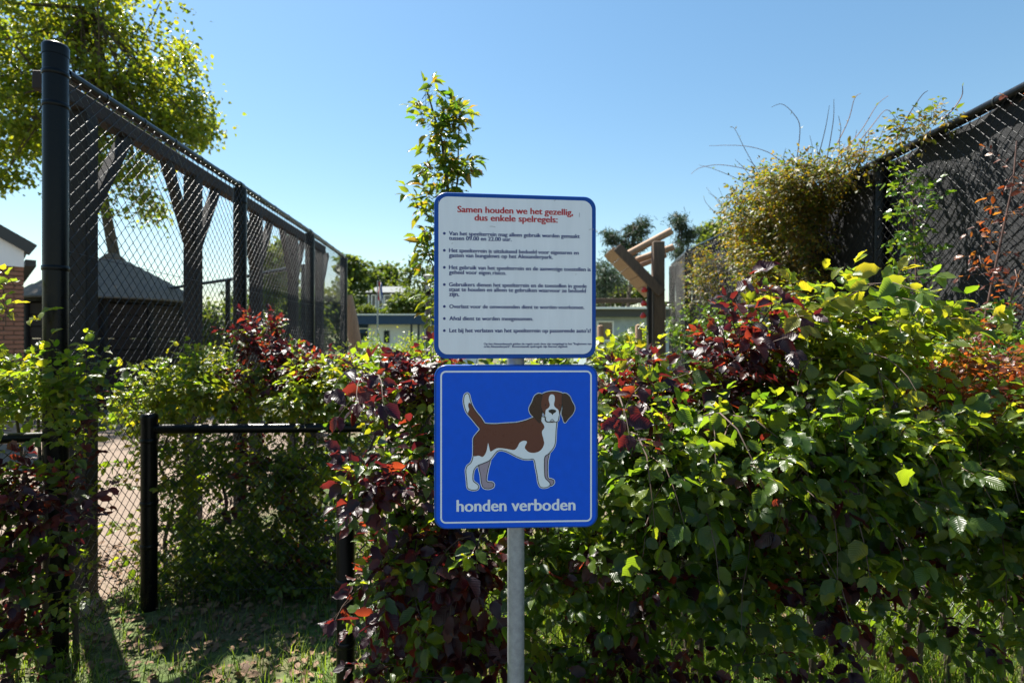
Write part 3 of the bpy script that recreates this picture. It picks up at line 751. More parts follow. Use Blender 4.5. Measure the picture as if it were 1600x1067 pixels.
# lamp post and flag pole
def make_lamp():
    d = 13.0; x = PX(669, d); zt = PZ(431, d); zb = PZ(453, d)
    root = empty('street_lamp', (x, d, 0), 'grey street lamp with a lantern head beside the leafy sapling', 'street lamp')
    m = solid('lamp post grey brown', (.11,.085,.075), rough=.6, scale=12)
    MB().lathe((x, d, 0), [(.085, 0), (.062, .9), (.056, zb-.12), (.03, zb-.1)], 16).build('post', m, root, smooth=True)
    MB().lathe((x, d, zb-.14), [(.03, 0), (.085, .05), (.095, .14)], 16).build('lantern_base', M['black_steel'], root, smooth=True)
    lg = solid('lantern glass', (.6,.63,.66), rough=.2, scale=4)
    MB().lathe((x, d, zb), [(.075, 0), (.085, zt-zb-.02)], 12).build('lantern_glass', lg, root, smooth=True)
    for k in range(4):
        a = math.pi/4+k*math.pi/2
        MB().tube([(x+.08*math.cos(a), d+.08*math.sin(a), zb), (x+.092*math.cos(a), d+.092*math.sin(a), zt)], .008, 6).build('lantern_bar', M['black_steel'], root)
    MB().lathe((x, d, zt-.02), [(.13, 0), (.14, .02), (.05, .05), (.01, .055)], 16).build('lantern_lid', M['concrete'], root, smooth=True)
make_lamp()
def make_flag():
    d = 23.5; x = PX(590, d)
    root = empty('flag_pole', (x, d, 0), 'slim grey flag pole with a limp red white and blue pennant', 'flag')
    MB().tube([(x, d, 0), (x, d, PZ(438, d))], [.045, .025], 10).build('pole', M['galv'], root, smooth=True)
    cols = [('red', (.5,.04,.05)), ('white', (.75,.75,.77)), ('blue', (.03,.07,.3))]
    for i, (n, c) in enumerate(cols):
        m = solid('pennant '+n, c, rough=.8, scale=6); V = []; Fc = []
        for j in range(8):
            z = PZ(440, d)-j*.11
            for s in (0, 1):
                q = i+s; V.append((x+.03+q*.055+.02*math.sin(j*.9+q), d+.05*math.sin(q*2+j*.6), z-.02*q))
        for j in range(7): Fc.append((2*j, 2*j+1, 2*j+3, 2*j+2))
        MB().add(V, Fc).build('pennant_stripe', m, root, smooth=True)
make_flag()

# climbing wall seen from the side, stakes, leaning log, bench
def make_play():
    d = 8.0
    root = empty('climbing_frame', (PX(1027,d), d, 0), 'timber climbing frame with slanting board wall and red holds beside the screened fence', 'climbing frame')
    MB().box((PX(1028,d), d, PZ(378,d)/2), (.155, .16, PZ(378,d))).build('post', M['timber_grey'], root, bevel=.01)
    MB().box((PX(1013,d), d-.06, PZ(440,d)/2), (.05, .10, PZ(440,d))).build('post', M['timber_dark'], root, bevel=.005)
    a, b = P(964, 384, d-.10), P(1034, 456, d-.10)
    dirv = (b-a).normalized()
    MB().bar(a+Vector((0,0,-.07)), b+Vector((0,0,-.07)), .045, .17, (0,1,0)).build('side_board', M['timber_grey'], root, bevel=.004) if False else None
    R = Matrix.Rotation(-math.atan2(dirv.z, dirv.x)*-1*-1, 3, 'Y')
    sb = MB(); sb.box((a+b)/2+Vector((0,0,-.02)), ((b-a).length, .05, .13), R); sb.build('side_board', M['timber_grey'], root, bevel=.004)
    # boards of the overhanging wall, running back from the side board
    nrmv = Vector((dirv.z, 0, -dirv.x)).normalized()
    if nrmv.z > 0: nrmv = -nrmv
    for k in range(5):
        q = Vector((0,.0,.03))+a+dirv*((b-a).length*(k+.5)/5)+nrmv*.06+Vector((0, .42, 0))
        MB().box(q, ((b-a).length/5-.008, .74, .035), R).build('wall_board', M['timber_pale'], root)
    ll = ((980,398),(1049,361),.085), ((994,407),(1052,386),.08), ((1000,414),(1040,398),.08)
    for i, (p, q, r_) in enumerate(ll):
        dd = d+.1+i*.35
        A = P(*p, dd); B = P(*q, dd); MB().tube([A, B], r_*.62, 14).build('log', M['timber_pale'], root, smooth=True)
    for px, py in ((1007, 453), (1006, 474), (1005, 493)):
        bm = bmesh.new(); bmesh.ops.create_icosphere(bm, subdivisions=2, radius=.042)
        for v in bm.verts: v.co = v.co*(1+.15*math.sin(v.co.x*90+v.co.z*60))
        me = bpy.data.meshes.new('climbing_hold'); bm.to_mesh(me); bm.free(); me.materials.append(M['red_hold'])
        me.polygons.foreach_set('use_smooth', [True]*len(me.polygons))
        o = link('climbing_hold', me, root); o.location = P(px, py, d-.06)
    def stake(px, top, d, r, label, mat='timber_pale', group=None):
        x = PX(px, d); z = PZ(top, d)
        tag(MB().lathe((x, d, 0), [(r, 0), (r, z-.02), (r*.85, z), (r*.5, z+.008)], 16).build('wooden_stake', M[mat], smooth=True), label, 'stake', group)
    stake(998, 508, 7.0, .042, 'short pale round stake between the blue dog sign and climbing frame')
    stake(938, 509, 9.0, .05, 'reddish wooden stake just at the edge of the rules sign')
    d = 11; rl = empty('timber_rail', (PX(930,d), d, 0), 'grey horizontal timber rail on posts in front of the pale blue bungalow', 'railing')
    MB().bar((PX(915,d), d, PZ(470,d)), (PX(1003,d), d, PZ(470,d)), .10, .09).build('rail', M['timber_grey'], rl, bevel=.005)
    for px in (920, 1036): MB().box((PX(px,d), d, PZ(474,d)/2), (.09,.09,PZ(474,d))).build('post', M['timber_grey'], rl, bevel=.004)
    MB().bar((PX(1003,d), d, PZ(475,d)), (PX(1058,d), d, PZ(475,d)), .10, .09).build('rail', M['timber_grey'], rl, bevel=.005)
    d = 9.1
    lg = MB().tube([P(566, 640, d), P(556, 545, d), P(549, 495, d), P(543, 462, d)], [.12,.105,.09,.075], 14).build('leaning_log', M['timber_pale'], smooth=True)
    tag(lg, 'leaning peeled tree log against the last post of the see-through fence', 'log')
    d = 7.2; bn = empty('sandpit_bench', (PX(600,d), d, 0), 'low timber box bench with pale grey top beyond the hedge', 'bench')
    x0, x1 = PX(560,d), PX(672,d); z = PZ(566,d)
    MB().box(((x0+x1)/2, d+.25, z-.02), (x1-x0, .5, .045)).build('bench_top', M['concrete'], bn, bevel=.004)
    for k in range(4):
        MB().box(((x0+x1)/2, d+.02, z-.11-k*.15), (x1-x0-.06, .04, .14)).build('side_board', M['timber_grey'], bn, bevel=.003)
    for s in (x0+.06, x1-.06): MB().box((s, d+.25, (z-.06)/2), (.1, .36, z-.06)).build('leg', M['timber_grey'], bn)
make_play()

# ------------------------------------------------------------------ trees
def tree(name, label, base, blobs, sp, size, per, trunk_r, trunk_top, clump=.45, flat=1.0, group=None, limbs=True, cat='tree', mat='bark', wander=.15):
    """blobs: (centre, radii, clumps)"""
    root = empty(name, base, label, cat, group); base = Vector(base); top = Vector(trunk_top)
    pts = [base+Vector((0,0,-.1))]; n = 7
    for i in range(1, n): 
        q = base.lerp(top, i/(n-1)); pts.append(q+Vector((random.uniform(-1,1), random.uniform(-1,1), 0))*wander*(i/(n-1)))
    tr = MB().tube(pts, [trunk_r*(1.25 if i == 0 else 1-.75*i/(n-1)) for i in range(n)], 10).build('trunk', M[mat], root, smooth=True)
    idx = []; pos = []; rot = []; lm = MB(); nv = SPECIES[sp][2]
    for c, R, k in blobs:
        c = Vector(c)
        for _ in range(k):
            u = nrm(rv())*(random.random()**.45); cc = np.array(c)+u*np.array(R)
            if limbs and random.random() < (.3 if len(blobs) > 8 else .7):
                j = random.randint(4 if len(blobs) > 8 else 2, n-1); s = pts[j]; e = Vector(cc); m_ = s.lerp(e, .5)+Vector(rv()*.12)+Vector((0,0,-.04*(e-s).length))
                r0 = trunk_r*.32*random.uniform(.5,1); lm.tube([s, m_, e], [r0, r0*.55, r0*.12], 5, caps=False)
            kk = int(per*random.uniform(.6, 1.4)); cs = clump*random.uniform(.6, 1.3)
            pp = cc+rng.normal(0, 1, (kk, 3))*np.array((cs, cs, cs*.7*flat))*.55
            for p in pp:
                y = nrm(rv()+np.array((0,0,-.5))+(p-cc)*1.2); z = nrm(rv()*.7+np.array((0,0,1.))); x = nrm(cross(y, z)); z = cross(x, y)
                idx.append(random.randrange(nv)); pos.append(p); rot.append(np.stack([x, y, z], 1)*size*random.uniform(.6, 1.25))
    if lm.v: lm.build('limbs', M[mat], tr, smooth=True)
    o = link('crown', joined('crown', sp, np.array(idx), np.array(pos), np.array(rot)), root)
    tag(o, kind='stuff')
    return root
def B(px, py, d, rx, rz, ry, k): return (P(px, py, d), (rx/F*d, ry, rz/F*d), k)
# big tree top left
D = 16.0
tree('broadleaf_tree', 'large spring tree with olive green crown rising over the round hut', (PX(196,D), D, 0),
     [B(110,60,D,190,110,2.6,120), B(30,200,D,90,80,2.0,55), B(230,150,D,85,85,1.8,62), B(285,210,D,45,30,1.0,16), B(-60,90,D,150,170,2.5,60), B(180,240,D,70,50,1.4,26), B(120,-120,D,190,120,2.6,45), B(205,330,D,45,35,.9,8), B(15,280,D,40,20,.8,8)],
     'tree', .13, 66, .20, P(150, 20, D), clump=.48, wander=.3)
# far trees between left fence and sign
tree('broadleaf_tree', 'tall narrow dark green tree beside the last post of the see-through fence', (PX(548,52), 52, hill(0,52)), [B(549,425,52,24,24,1.4,30), B(552,455,52,22,18,1.3,16), B(546,403,52,8,8,.4,4)], 'far', .42, 30, .25, P(549,410,52), clump=.55, flat=.5)
tree('broadleaf_tree', 'rounded olive tree behind the left end of the hillside house', (PX(583,78), 78, 5), [B(584,438,78,22,16,1.8,22), B(592,450,78,30,12,1.6,14)], 'far', .5, 34, .25, P(584,432,78), clump=.8)
tree('broadleaf_tree', 'rounded dark green tree standing highest behind the hillside house', (PX(606,84), 84, 5), [B(606,428,84,18,16,1.8,26), B(616,440,84,26,14,1.8,18)], 'far', .5, 34, .25, P(606,420,84), clump=.8)
tree('broadleaf_tree', 'wispy thin-leaved tree between the hillside house and the street lamp', (PX(640,58), 58, hill(0,58)), [B(640,420,58,14,18,1.0,8), B(636,440,58,18,18,1.0,8), B(658,430,58,18,25,1.2,14), B(664,455,58,16,18,1,10)], 'far', .34, 18, .16, P(640,408,58), clump=.7)
tree('broadleaf_tree', 'broad pale olive bush filling the slope below the hillside house', (PX(640,44), 44, hill(0,44)), [B(640,474,44,30,18,1.6,40), B(612,484,44,22,9,1.0,14), B(668,476,44,18,14,1.2,16)], 'far', .30, 40, .14, P(640,470,44), clump=.6, cat='bush')
tree('broadleaf_tree', 'bushy tree seen through the second bay of the see-through fence', (PX(425,30), 30, 0), [B(426,400,30,16,26,1.2,26), B(428,440,30,26,26,1.2,30), B(408,470,30,20,26,1,16)], 'far', .30, 30, .14, P(426,385,30), clump=.5)
tree('broadleaf_tree', 'low green bush seen through the mesh behind the yard fence', (PX(335,22), 22, 0), [B(335,508,22,34,24,1.2,40), B(290,515,22,30,18,1.0,24), B(385,512,22,30,22,1.0,24)], 'far', .20, 36, .10, P(335,500,22), clump=.45, cat='bush')
for i, (px, top, d_, lab) in enumerate(((250, 478, 40, 'dark green garden tree behind the round hut'), (455, 455, 36, 'dark green garden tree seen between the last pergola posts'), (510, 440, 44, 'olive garden tree seen through the last bay of mesh'), (375, 470, 34, 'green garden tree behind the corner of the yard fence'))):
    tree('broadleaf_tree', lab, (PX(px,d_), d_, hill(0,d_)), [B(px,top+30,d_,48,34,1.4,60), B(px+10,top+70,d_,52,40,1.2,50)], 'far', .30, 34, .14, P(px,top+15,d_), clump=.6)
# hedges in the background
tree('clipped_hedge', 'clipped dark hedge below the tall narrow tree', (PX(553,50), 50, hill(0,50)), [B(553,475,50,13,18,1.0,40)], 'far', .24, 50, .10, P(553,470,50), clump=.5, limbs=False, cat='hedge')
tree('round_shrub', 'bright green dome-shaped clipped shrub in front of the hillside house', (PX(569,45), 45, hill(0,45)), [B(570,487,45,16,10,.8,40)], 'far', .16, 60, .08, P(570,484,45), clump=.35, limbs=False, cat='shrub')
tree('garden_hedge', 'light green leafy garden hedge in front of the white bungalow', (PX(615,17), 17, 0), [B(585,561,17,28,18,.5,42), B(630,560,17,32,20,.5,52), B(668,562,17,26,20,.5,36), B(640,535,17,7,9,.25,3), B(588,530,17,5,10,.2,2)], 'shrub', .085, 46, .05, P(615,540,17), clump=.34, limbs=False, cat='hedge')
tree('garden_hedge', 'dark green leafy shrubs in front of the pale blue bungalow', (PX(970,14), 14, 0), [B(985,548,14,26,24,.5,44), B(950,552,14,24,16,.5,26), B(1010,528,14,10,18,.4,12)], 'shrub', .08, 46, .05, P(970,545,14), clump=.3, limbs=False, cat='hedge')
# pines and trees right of the sign
D = 30
tree('pine_tree', 'dark pine leaning over behind the slanting board of the climbing frame', (PX(975,D), D, 0), [B(960,372,D,15,9,.7,16), B(996,362,D,18,12,.8,24), B(990,385,D,26,10,.9,20), B(957,395,D,14,6,.5,6), B(985,405,D,20,12,.8,12), B(948,366,D,7,6,.4,5), B(1003,348,D,8,7,.4,7)], 'pine', .24, 48, .14, P(990,350,D), clump=.34, flat=.6)
tree('pine_tree', 'dark pine rising between the climbing frame logs and screened fence', (PX(1064,D), D, 0), [B(1062,350,D,14,10,.6,15), B(1068,372,D,20,12,.8,18), B(1056,392,D,18,10,.8,12), B(1080,362,D,10,6,.5,6), B(1060,338,D,6,5,.3,5)], 'pine', .24, 46, .13, P(1062,340,D), clump=.32, flat=.6)
tree('broadleaf_tree', 'pale green tree showing above the screened fence end', (PX(1112,34), 34, hill(0,34)), [B(1114,362,34,18,14,1,16), B(1106,378,34,14,10,.8,8), B(1128,370,34,12,8,.6,6)], 'far', .26, 30, .14, P(1112,350,34), clump=.5)
tree('pine_tree', 'scrubby dark pine low beside the right edge of the rules sign', (PX(945,26), 26, 0), [B(945,430,26,16,22,.8,20), B(962,440,26,12,10,.6,8), B(938,455,26,14,14,.7,12)], 'pine', .26, 60, .10, P(945,420,26), clump=.4, flat=.7)
tree('broadleaf_tree', 'olive bush above the pale blue bungalow', (PX(975,32), 32, 0), [B(975,458,32,28,14,1.2,34), B(1000,452,32,16,20,1.0,18), B(940,468,32,20,8,1,12)], 'far', .24, 36, .12, P(975,450,32), clump=.45, cat='bush')

# ------------------------------------------------------------------ hedges and climbers
G1 = 'shrubs of the mixed hedge'
def stems(p, xs, d, h, r=.014):
    for x in xs:
        q = [Vector((x, d, -.03))]; 
        for i in range(1, 6): q.append(Vector((x+random.uniform(-.05,.05)*i*.6, d+random.uniform(-.05,.05)*i*.5, h*i/5)))
        p.stem(q, r, r*.3)

a = Plant('copper_beech', 'copper beech with dark purple leaves beside the left edge of both signs', 'shrub', (PX(640,2.3), 2.35, 0), G1)
stems(a, [PX(px,2.35) for px in (590, 650, 720, 770)], 2.35, 1.3)
C = [('copper', .80), ('green', .20)]; CG = [('copper', .50), ('green', .33), ('darkb', .17)]
a.blob(605,605,2.31,50,24,.16,16,C,.068,up=.5,fwd=.6)
a.blob(680,578,2.41,60,20,.16,22,C,.066,up=.7)
a.blob(640,600,2.51,70,30,.15,20,CG,.066)
a.blob(602,770,1.91,30,34,.14,16,C,.070,fwd=.8)
a.blob(620,730,2.08,62,40,.16,24,CG,.068)
a.blob(645,900,1.98,55,70,.18,44,CG,.072)
a.blob(650,1040,2.08,62,60,.18,36,CG,.072)
a.blob(740,880,1.98,50,80,.18,34,C,.075,fwd=.8); a.blob(740,1010,2.08,60,80,.18,34,C,.075)
a.dangle(600,600,2.1,4,[('copper',1)],.072,(.2,.34),40,1.8,.5); a.dangle(590,740,1.98,3,[('copper',1)],.072,(.18,.3),30,1.4,.4); a.dangle(580,900,1.98,2,[('copper',1)],.07,(.16,.26),30,1.4,.4); a.dangle(730,850,1.95,4,[('copper',1)],.08,(.2,.3),40,2.2,.3)
a.finish(280)

a = Plant('green_beech', 'green-leaved beech growing among purple leaves close left of the blue sign', 'shrub', (PX(670,2.5), 2.55, 0), G1)
stems(a, [PX(px,2.55) for px in (600, 700)], 2.55, 1.3)
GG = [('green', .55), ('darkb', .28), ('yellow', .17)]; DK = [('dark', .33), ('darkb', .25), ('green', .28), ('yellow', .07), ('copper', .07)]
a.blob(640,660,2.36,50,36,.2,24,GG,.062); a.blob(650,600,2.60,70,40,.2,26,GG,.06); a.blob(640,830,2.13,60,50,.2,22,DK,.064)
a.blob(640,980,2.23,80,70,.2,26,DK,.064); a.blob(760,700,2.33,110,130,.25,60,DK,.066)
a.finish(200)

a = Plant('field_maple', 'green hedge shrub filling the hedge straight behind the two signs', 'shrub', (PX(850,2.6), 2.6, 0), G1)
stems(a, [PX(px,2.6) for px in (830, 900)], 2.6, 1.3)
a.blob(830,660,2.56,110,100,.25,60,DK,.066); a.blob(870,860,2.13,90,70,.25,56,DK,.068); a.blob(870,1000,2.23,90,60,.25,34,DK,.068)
a.blob(860,575,2.56,80,26,.2,16,[('yellow',.6),('green',.4)],.06,up=.8)
a.finish(150)

a = Plant('hazel_shrub', 'yellow-green shrub topped with a few purple leaves touching the signs on the right', 'shrub', (PX(985,2.3), 2.3, 0), G1)
stems(a, [PX(px,2.35) for px in (960, 1010)], 2.35, 1.3)
YG = [('yellow', .55), ('green', .45)]
a.blob(970,575,2.41,42,22,.16,20,YG,.06,up=.7); a.blob(985,610,2.16,44,20,.12,14,C,.072,fwd=.7); a.blob(965,650,2.11,30,34,.12,10,[('copper',.4),('yellow',.4),('green',.2)],.064,fwd=.7)
a.blob(990,636,2.36,60,40,.2,30,GG,.062); a.blob(965,560,2.70,30,16,.15,8,YG,.06,up=.8)
a.finish(200)

a = Plant('copper_beech', 'copper beech with glowing red and purple leaves between the signs and yellow shoots', 'shrub', (PX(1120,2.3), 2.35, 0), G1)
stems(a, [PX(px,2.35) for px in (1090, 1150)], 2.35, 1.35)
a.blob(1075,606,2.26,55,14,.14,20,C,.074,up=.6); a.blob(1150,560,2.26,70,30,.15,30,C,.072,up=.8); a.blob(1180,520,2.26,36,24,.1,9,C,.072,up=1)
a.blob(1180,605,2.31,70,26,.15,26,C,.066); a.blob(1090,640,2.21,70,24,.14,16,CG,.066); a.blob(1020,600,2.21,34,22,.1,6,C,.078,fwd=.8)
a.blob(1110,655,2.36,105,30,.2,36,GG,.06)
a.dangle(1075,610,2.15,3,[('copper',1)],.078,(.2,.3),40,2.0,.2); a.dangle(1175,525,2.2,4,[('copper',1)],.078,(.2,.3),45,1.0,1.1); a.dangle(1170,560,2.15,5,[('copper',1)],.076,(.2,.32),40,1.2,1.0); a.dangle(990,600,1.95,3,[('copper',1)],.08,(.16,.28),30,2.0,.4)
a.finish(260)

a = Plant('green_beech', 'dark green beech with hanging leafy shoots below the red and purple leaves', 'shrub', (PX(1080,2.35), 2.4, 0), G1)
stems(a, [PX(px,2.4) for px in (1000, 1080, 1160)], 2.4, 1.2, .016)
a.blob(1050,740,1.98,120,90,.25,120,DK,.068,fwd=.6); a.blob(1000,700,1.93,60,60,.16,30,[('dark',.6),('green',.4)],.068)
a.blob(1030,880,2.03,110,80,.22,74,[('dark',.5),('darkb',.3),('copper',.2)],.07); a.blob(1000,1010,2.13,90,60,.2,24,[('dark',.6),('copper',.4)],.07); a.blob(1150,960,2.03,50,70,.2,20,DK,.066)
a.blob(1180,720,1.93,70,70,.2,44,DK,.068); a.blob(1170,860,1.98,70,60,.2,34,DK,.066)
a.dangle(1130,660,1.95,5,DK); a.dangle(1010,680,1.92,4,GG); a.dangle(1060,760,1.9,4,DK); a.dangle(1180,800,1.95,3,GG)
a.finish(300)

a = Plant('yellow_beech', 'tall fresh yellow-green beech shoots in front of the screened fence post', 'shrub', (PX(1320,2.3), 2.35, 0), G1)
stems(a, [PX(px,2.35) for px in (1240, 1330, 1420)], 2.35, 1.4, .016)
YY = [('yellow', .9), ('green', .1)]
a.blob(1260,500,2.26,80,28,.16,30,YY,.070,length=(.16,.32),up=.8); a.blob(1340,560,2.26,110,50,.18,66,YY,.070,up=.6); a.blob(1430,515,2.21,70,22,.12,14,YY,.075,length=(.18,.34),up=.8)
a.blob(1270,580,2.31,90,44,.18,44,YG,.068); a.blob(1440,580,2.36,70,40,.18,26,YG,.066); a.blob(1220,540,2.36,50,44,.16,20,YG,.066)
a.dangle(1290,500,2.25,5,YY,.075,(.28,.45),60,1.5,1.1); a.dangle(1430,530,2.2,5,YY,.078,(.28,.42),40,1.4,1.0); a.dangle(1340,570,2.1,5,YY,.072,(.22,.36),70,1.9,.6)
a.finish(300)

a = Plant('green_beech', 'dark green beech under the yellow-green shoots with long dangling twigs', 'shrub', (PX(1330,2.3), 2.35, 0), G1)
stems(a, [PX(px,2.35) for px in (1270, 1370, 1430)], 2.35, 1.2, .018)
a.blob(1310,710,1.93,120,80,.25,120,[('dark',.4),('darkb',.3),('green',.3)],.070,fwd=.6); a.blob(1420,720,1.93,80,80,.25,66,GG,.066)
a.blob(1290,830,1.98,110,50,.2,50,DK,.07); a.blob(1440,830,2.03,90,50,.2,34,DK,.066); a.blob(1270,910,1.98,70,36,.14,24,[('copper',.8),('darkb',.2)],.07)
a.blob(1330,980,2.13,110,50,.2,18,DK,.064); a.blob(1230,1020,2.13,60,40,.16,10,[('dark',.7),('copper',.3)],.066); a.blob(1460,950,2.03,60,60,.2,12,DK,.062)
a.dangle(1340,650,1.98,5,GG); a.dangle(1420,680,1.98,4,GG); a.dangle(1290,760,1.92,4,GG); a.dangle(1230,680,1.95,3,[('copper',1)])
a.finish(300)

a = Plant('bronze_shrub', 'small-leaved shrub with bronze red new leaves at the foot of the screened fence', 'shrub', (PX(1520,2.25), 2.35, 0), G1)
stems(a, [PX(px,2.35) for px in (1480, 1560)], 2.35, 1.2)
a.blob(1470,615,2.21,60,34,.14,44,[('bronze',1)],.042,length=(.10,.2),up=.6); a.blob(1560,590,2.31,60,40,.14,54,[('bronze',1)],.044,length=(.10,.22),up=.7); a.blob(1590,630,2.16,50,26,.12,26,[('bronze',1)],.044)
a.blob(1510,560,2.31,20,26,.1,8,[('bronze',1)],.044,up=1)
a.finish(220)

a = Plant('green_beech', 'green beech below the bronze red leaves, thinning out above the grass', 'shrub', (PX(1550,2.2), 2.3, 0), G1)
stems(a, [PX(px,2.3) for px in (1520, 1600, 1680)], 2.3, 1.2, .016)
a.blob(1530,690,1.93,90,50,.2,50,[('green',.5),('yellow',.3),('dark',.2)],.062); a.blob(1550,790,1.93,90,70,.25,80,[('green',.6),('dark',.4)],.064); a.blob(1680,760,1.93,110,160,.3,70,GG,.066)
a.blob(1540,900,2.03,80,50,.2,22,DK,.06); a.blob(1660,960,2.03,90,80,.25,26,DK,.062); a.blob(1570,1000,2.13,60,50,.2,8,DK,.058)
a.dangle(1540,690,1.95,4,GG); a.dangle(1570,780,1.92,3,GG)
a.finish(220)

# the hedge left of the opening
G2 = 'shrubs beside the thick fence post'
a = Plant('hazel_shrub', 'bright green shrub with sunlit leaves around the thick fence post', 'shrub', (PX(60,2.6), 2.62, 0), G2)
stems(a, [PX(px,2.75) for px in (20, 60, 120)], 2.75, 1.4)
a.blob(18,480,2.5,34,18,.12,5,YY,.062,up=.8); a.blob(30,552,2.5,50,20,.15,11,YG,.062,up=.7); a.blob(60,610,2.5,80,36,.18,44,[('green',.7),('yellow',.3)],.062)
a.blob(125,590,2.55,30,36,.12,12,GG,.06); a.blob(12,430,2.55,8,16,.08,1,YY,.05,up=.8)
a.blob(120,680,2.5,26,50,.1,10,[('green',.8),('copper',.2)],.06); a.blob(20,640,2.75,50,40,.15,12,GG,.062)
a.blob(-130,580,2.5,60,120,.2,50,GG,.062)
a.finish(240)
a = Plant('copper_beech', 'copper beech with near-black purple leaves at the foot of the thick fence post', 'shrub', (PX(40,2.5), 2.5, 0), G2)
stems(a, [PX(px,2.55) for px in (20, 70)], 2.55, 1.0)
a.blob(22,775,2.4,38,45,.16,30,C,.072); a.blob(18,880,2.4,36,60,.16,26,[('copper',.5),('dark',.5)],.07); a.blob(22,1010,2.4,42,60,.16,24,[('dark',.6),('copper',.4)],.07); a.blob(120,780,2.5,26,70,.1,12,[('copper',.7),('green',.3)],.066)
a.blob(130,905,2.5,24,60,.1,7,GG,.06); a.blob(-60,850,2.4,70,160,.2,50,DK,.07)
a.finish(160)

# the hedge behind the low fence
G3 = 'shrubs behind the low fence across the gap'
a = Plant('hazel_shrub', 'light green bushy shrub growing over the low fence rail', 'shrub', (PX(280,3.6), 3.6, 0), G3)
stems(a, [PX(px,3.6) for px in (260, 300, 350)], 3.6, 1.2)
GY = [('green', .38), ('yellow', .62)]
a.blob(300,610,3.55,85,40,.25,116,GY,.060); a.blob(240,640,3.5,50,30,.2,37,GY,.06); a.blob(330,570,3.7,40,26,.2,26,GY,.058,up=.8); a.blob(200,640,3.7,30,24,.15,13,GY,.058)
a.blob(320,720,3.5,75,50,.25,72,GG,.06); a.blob(310,830,3.5,80,60,.25,66,[("green",.5),("darkb",.5)],.06); a.blob(300,910,3.5,60,36,.2,26,[("green",.5),("darkb",.5)],.056)
a.blob(205,720,3.55,26,60,.1,14,YG,.056); a.blob(215,850,3.55,18,80,.1,11,YG,.056)
a.blob(330,900,3.45,90,50,.2,40,GG,.058); a.blob(300,960,3.4,80,24,.15,16,GG,.05)
a.finish(220)
a = Plant('copper_beech', 'copper beech with upright red-brown tips above the low fence rail', 'shrub', (PX(430,3.7), 3.7, 0), G3)
stems(a, [PX(px,3.7) for px in (400, 450, 490)], 3.7, 1.4)
a.blob(400,530,3.7,36,26,.16,37,C,.058,up=.9); a.blob(440,570,3.65,40,24,.16,34,C,.058,up=.8); a.blob(490,590,3.6,60,30,.2,58,C,.058,up=.6); a.blob(380,590,3.7,40,30,.2,14,CG,.056); a.blob(400,650,3.6,40,30,.2,10,CG,.056)
a.blob(420,760,3.5,60,60,.2,34,CG,.06); a.blob(480,850,3.5,50,70,.2,34,CG,.06)
a.finish(180)
a = Plant('green_beech', 'yellow-green beech filling the hedge behind the low fence next to the purple leaves', 'shrub', (PX(490,3.6), 3.65, 0), G3)
stems(a, [PX(px,3.65) for px in (470, 530)], 3.65, 1.2)
a.blob(500,620,3.5,70,44,.25,101,GY,.058); a.blob(560,590,3.6,46,26,.2,37,[('yellow',.7),('green',.3)],.058); a.blob(460,740,3.5,80,60,.25,92,GG,.058); a.blob(480,860,3.5,70,60,.25,72,[("green",.5),("darkb",.5)],.058); a.blob(400,870,3.5,60,60,.2,52,[("green",.5),("darkb",.5)],.058)
a.blob(540,700,3.4,50,60,.2,43,GG,.058); a.blob(420,620,3.7,60,40,.2,52,GY,.056)
a.blob(480,930,3.4,70,40,.2,36,GG,.056)
a.finish(200)

# climbers on the right fence
def on_fence(d, z, off=.0):
    x = np.interp(d, [p[1] for p in RP], [p[0] for p in RP]); return np.array((x-off, d, z))
def fd(px, off=.16): return (2.60-off)*F/(px-800)
def climber(name, label, blobs, sp, size, stem_pts, nparts=120, tendrils=(), group=None, leaf_up=.2):
    p = Plant(name, label, 'climber', stem_pts[0][0], group, twig='tendril')
    for pts in stem_pts: p.stem([Vector(q) for q in pts], .007, .003, 'tendril')
    for (px, py, off, rx, rz, ry, n) in blobs:
        d = fd(px, off); c = np.array(P(px, py, d)); R = np.array((rx/F*d, ry, rz/F*d))
        if sp == 'vine': n = int(n*3.0)
        for _ in range(n):
            u = nrm(rv())*(random.random()**.5); o = c+u*R
            dr = nrm(u*.8+np.array((-.35, -.3, leaf_up))+rv()*.5); ln = random.uniform(.06, .18)
            p.spray(o, dr, ln, max(3, int(ln/(size*.55))), size, [(sp, 1)], .4, twr=.0012)
    for pts in tendrils:
        q = []
        dd = fd(pts[0][0], .1); P0 = [P(t[0], t[1], dd-.03*i) for i, t in enumerate(pts)]
        for i in range(len(P0)-1):
            for s in range(5):
                t = s/5; g = lambda k: P0[min(max(i+k, 0), len(P0)-1)]
                q.append(.5*(2*g(0)+(g(1)-g(-1))*t+(2*g(-1)-5*g(0)+4*g(1)-g(2))*t*t+(3*g(0)-g(-1)-3*g(1)+g(2))*t**3))
        q.append(P0[-1]); n = len(q)
        p.tw.tube(q, [.0042-.0026*i/(n-1) for i in range(n)], 4)
        for i in range(2, n-1, 3):
            if random.random() < .5: p.leaf(sp, np.array(q[i]), rv()+np.array((0,0,.3)), rv(), size*random.uniform(.5, .9))
    return p.finish(nparts)
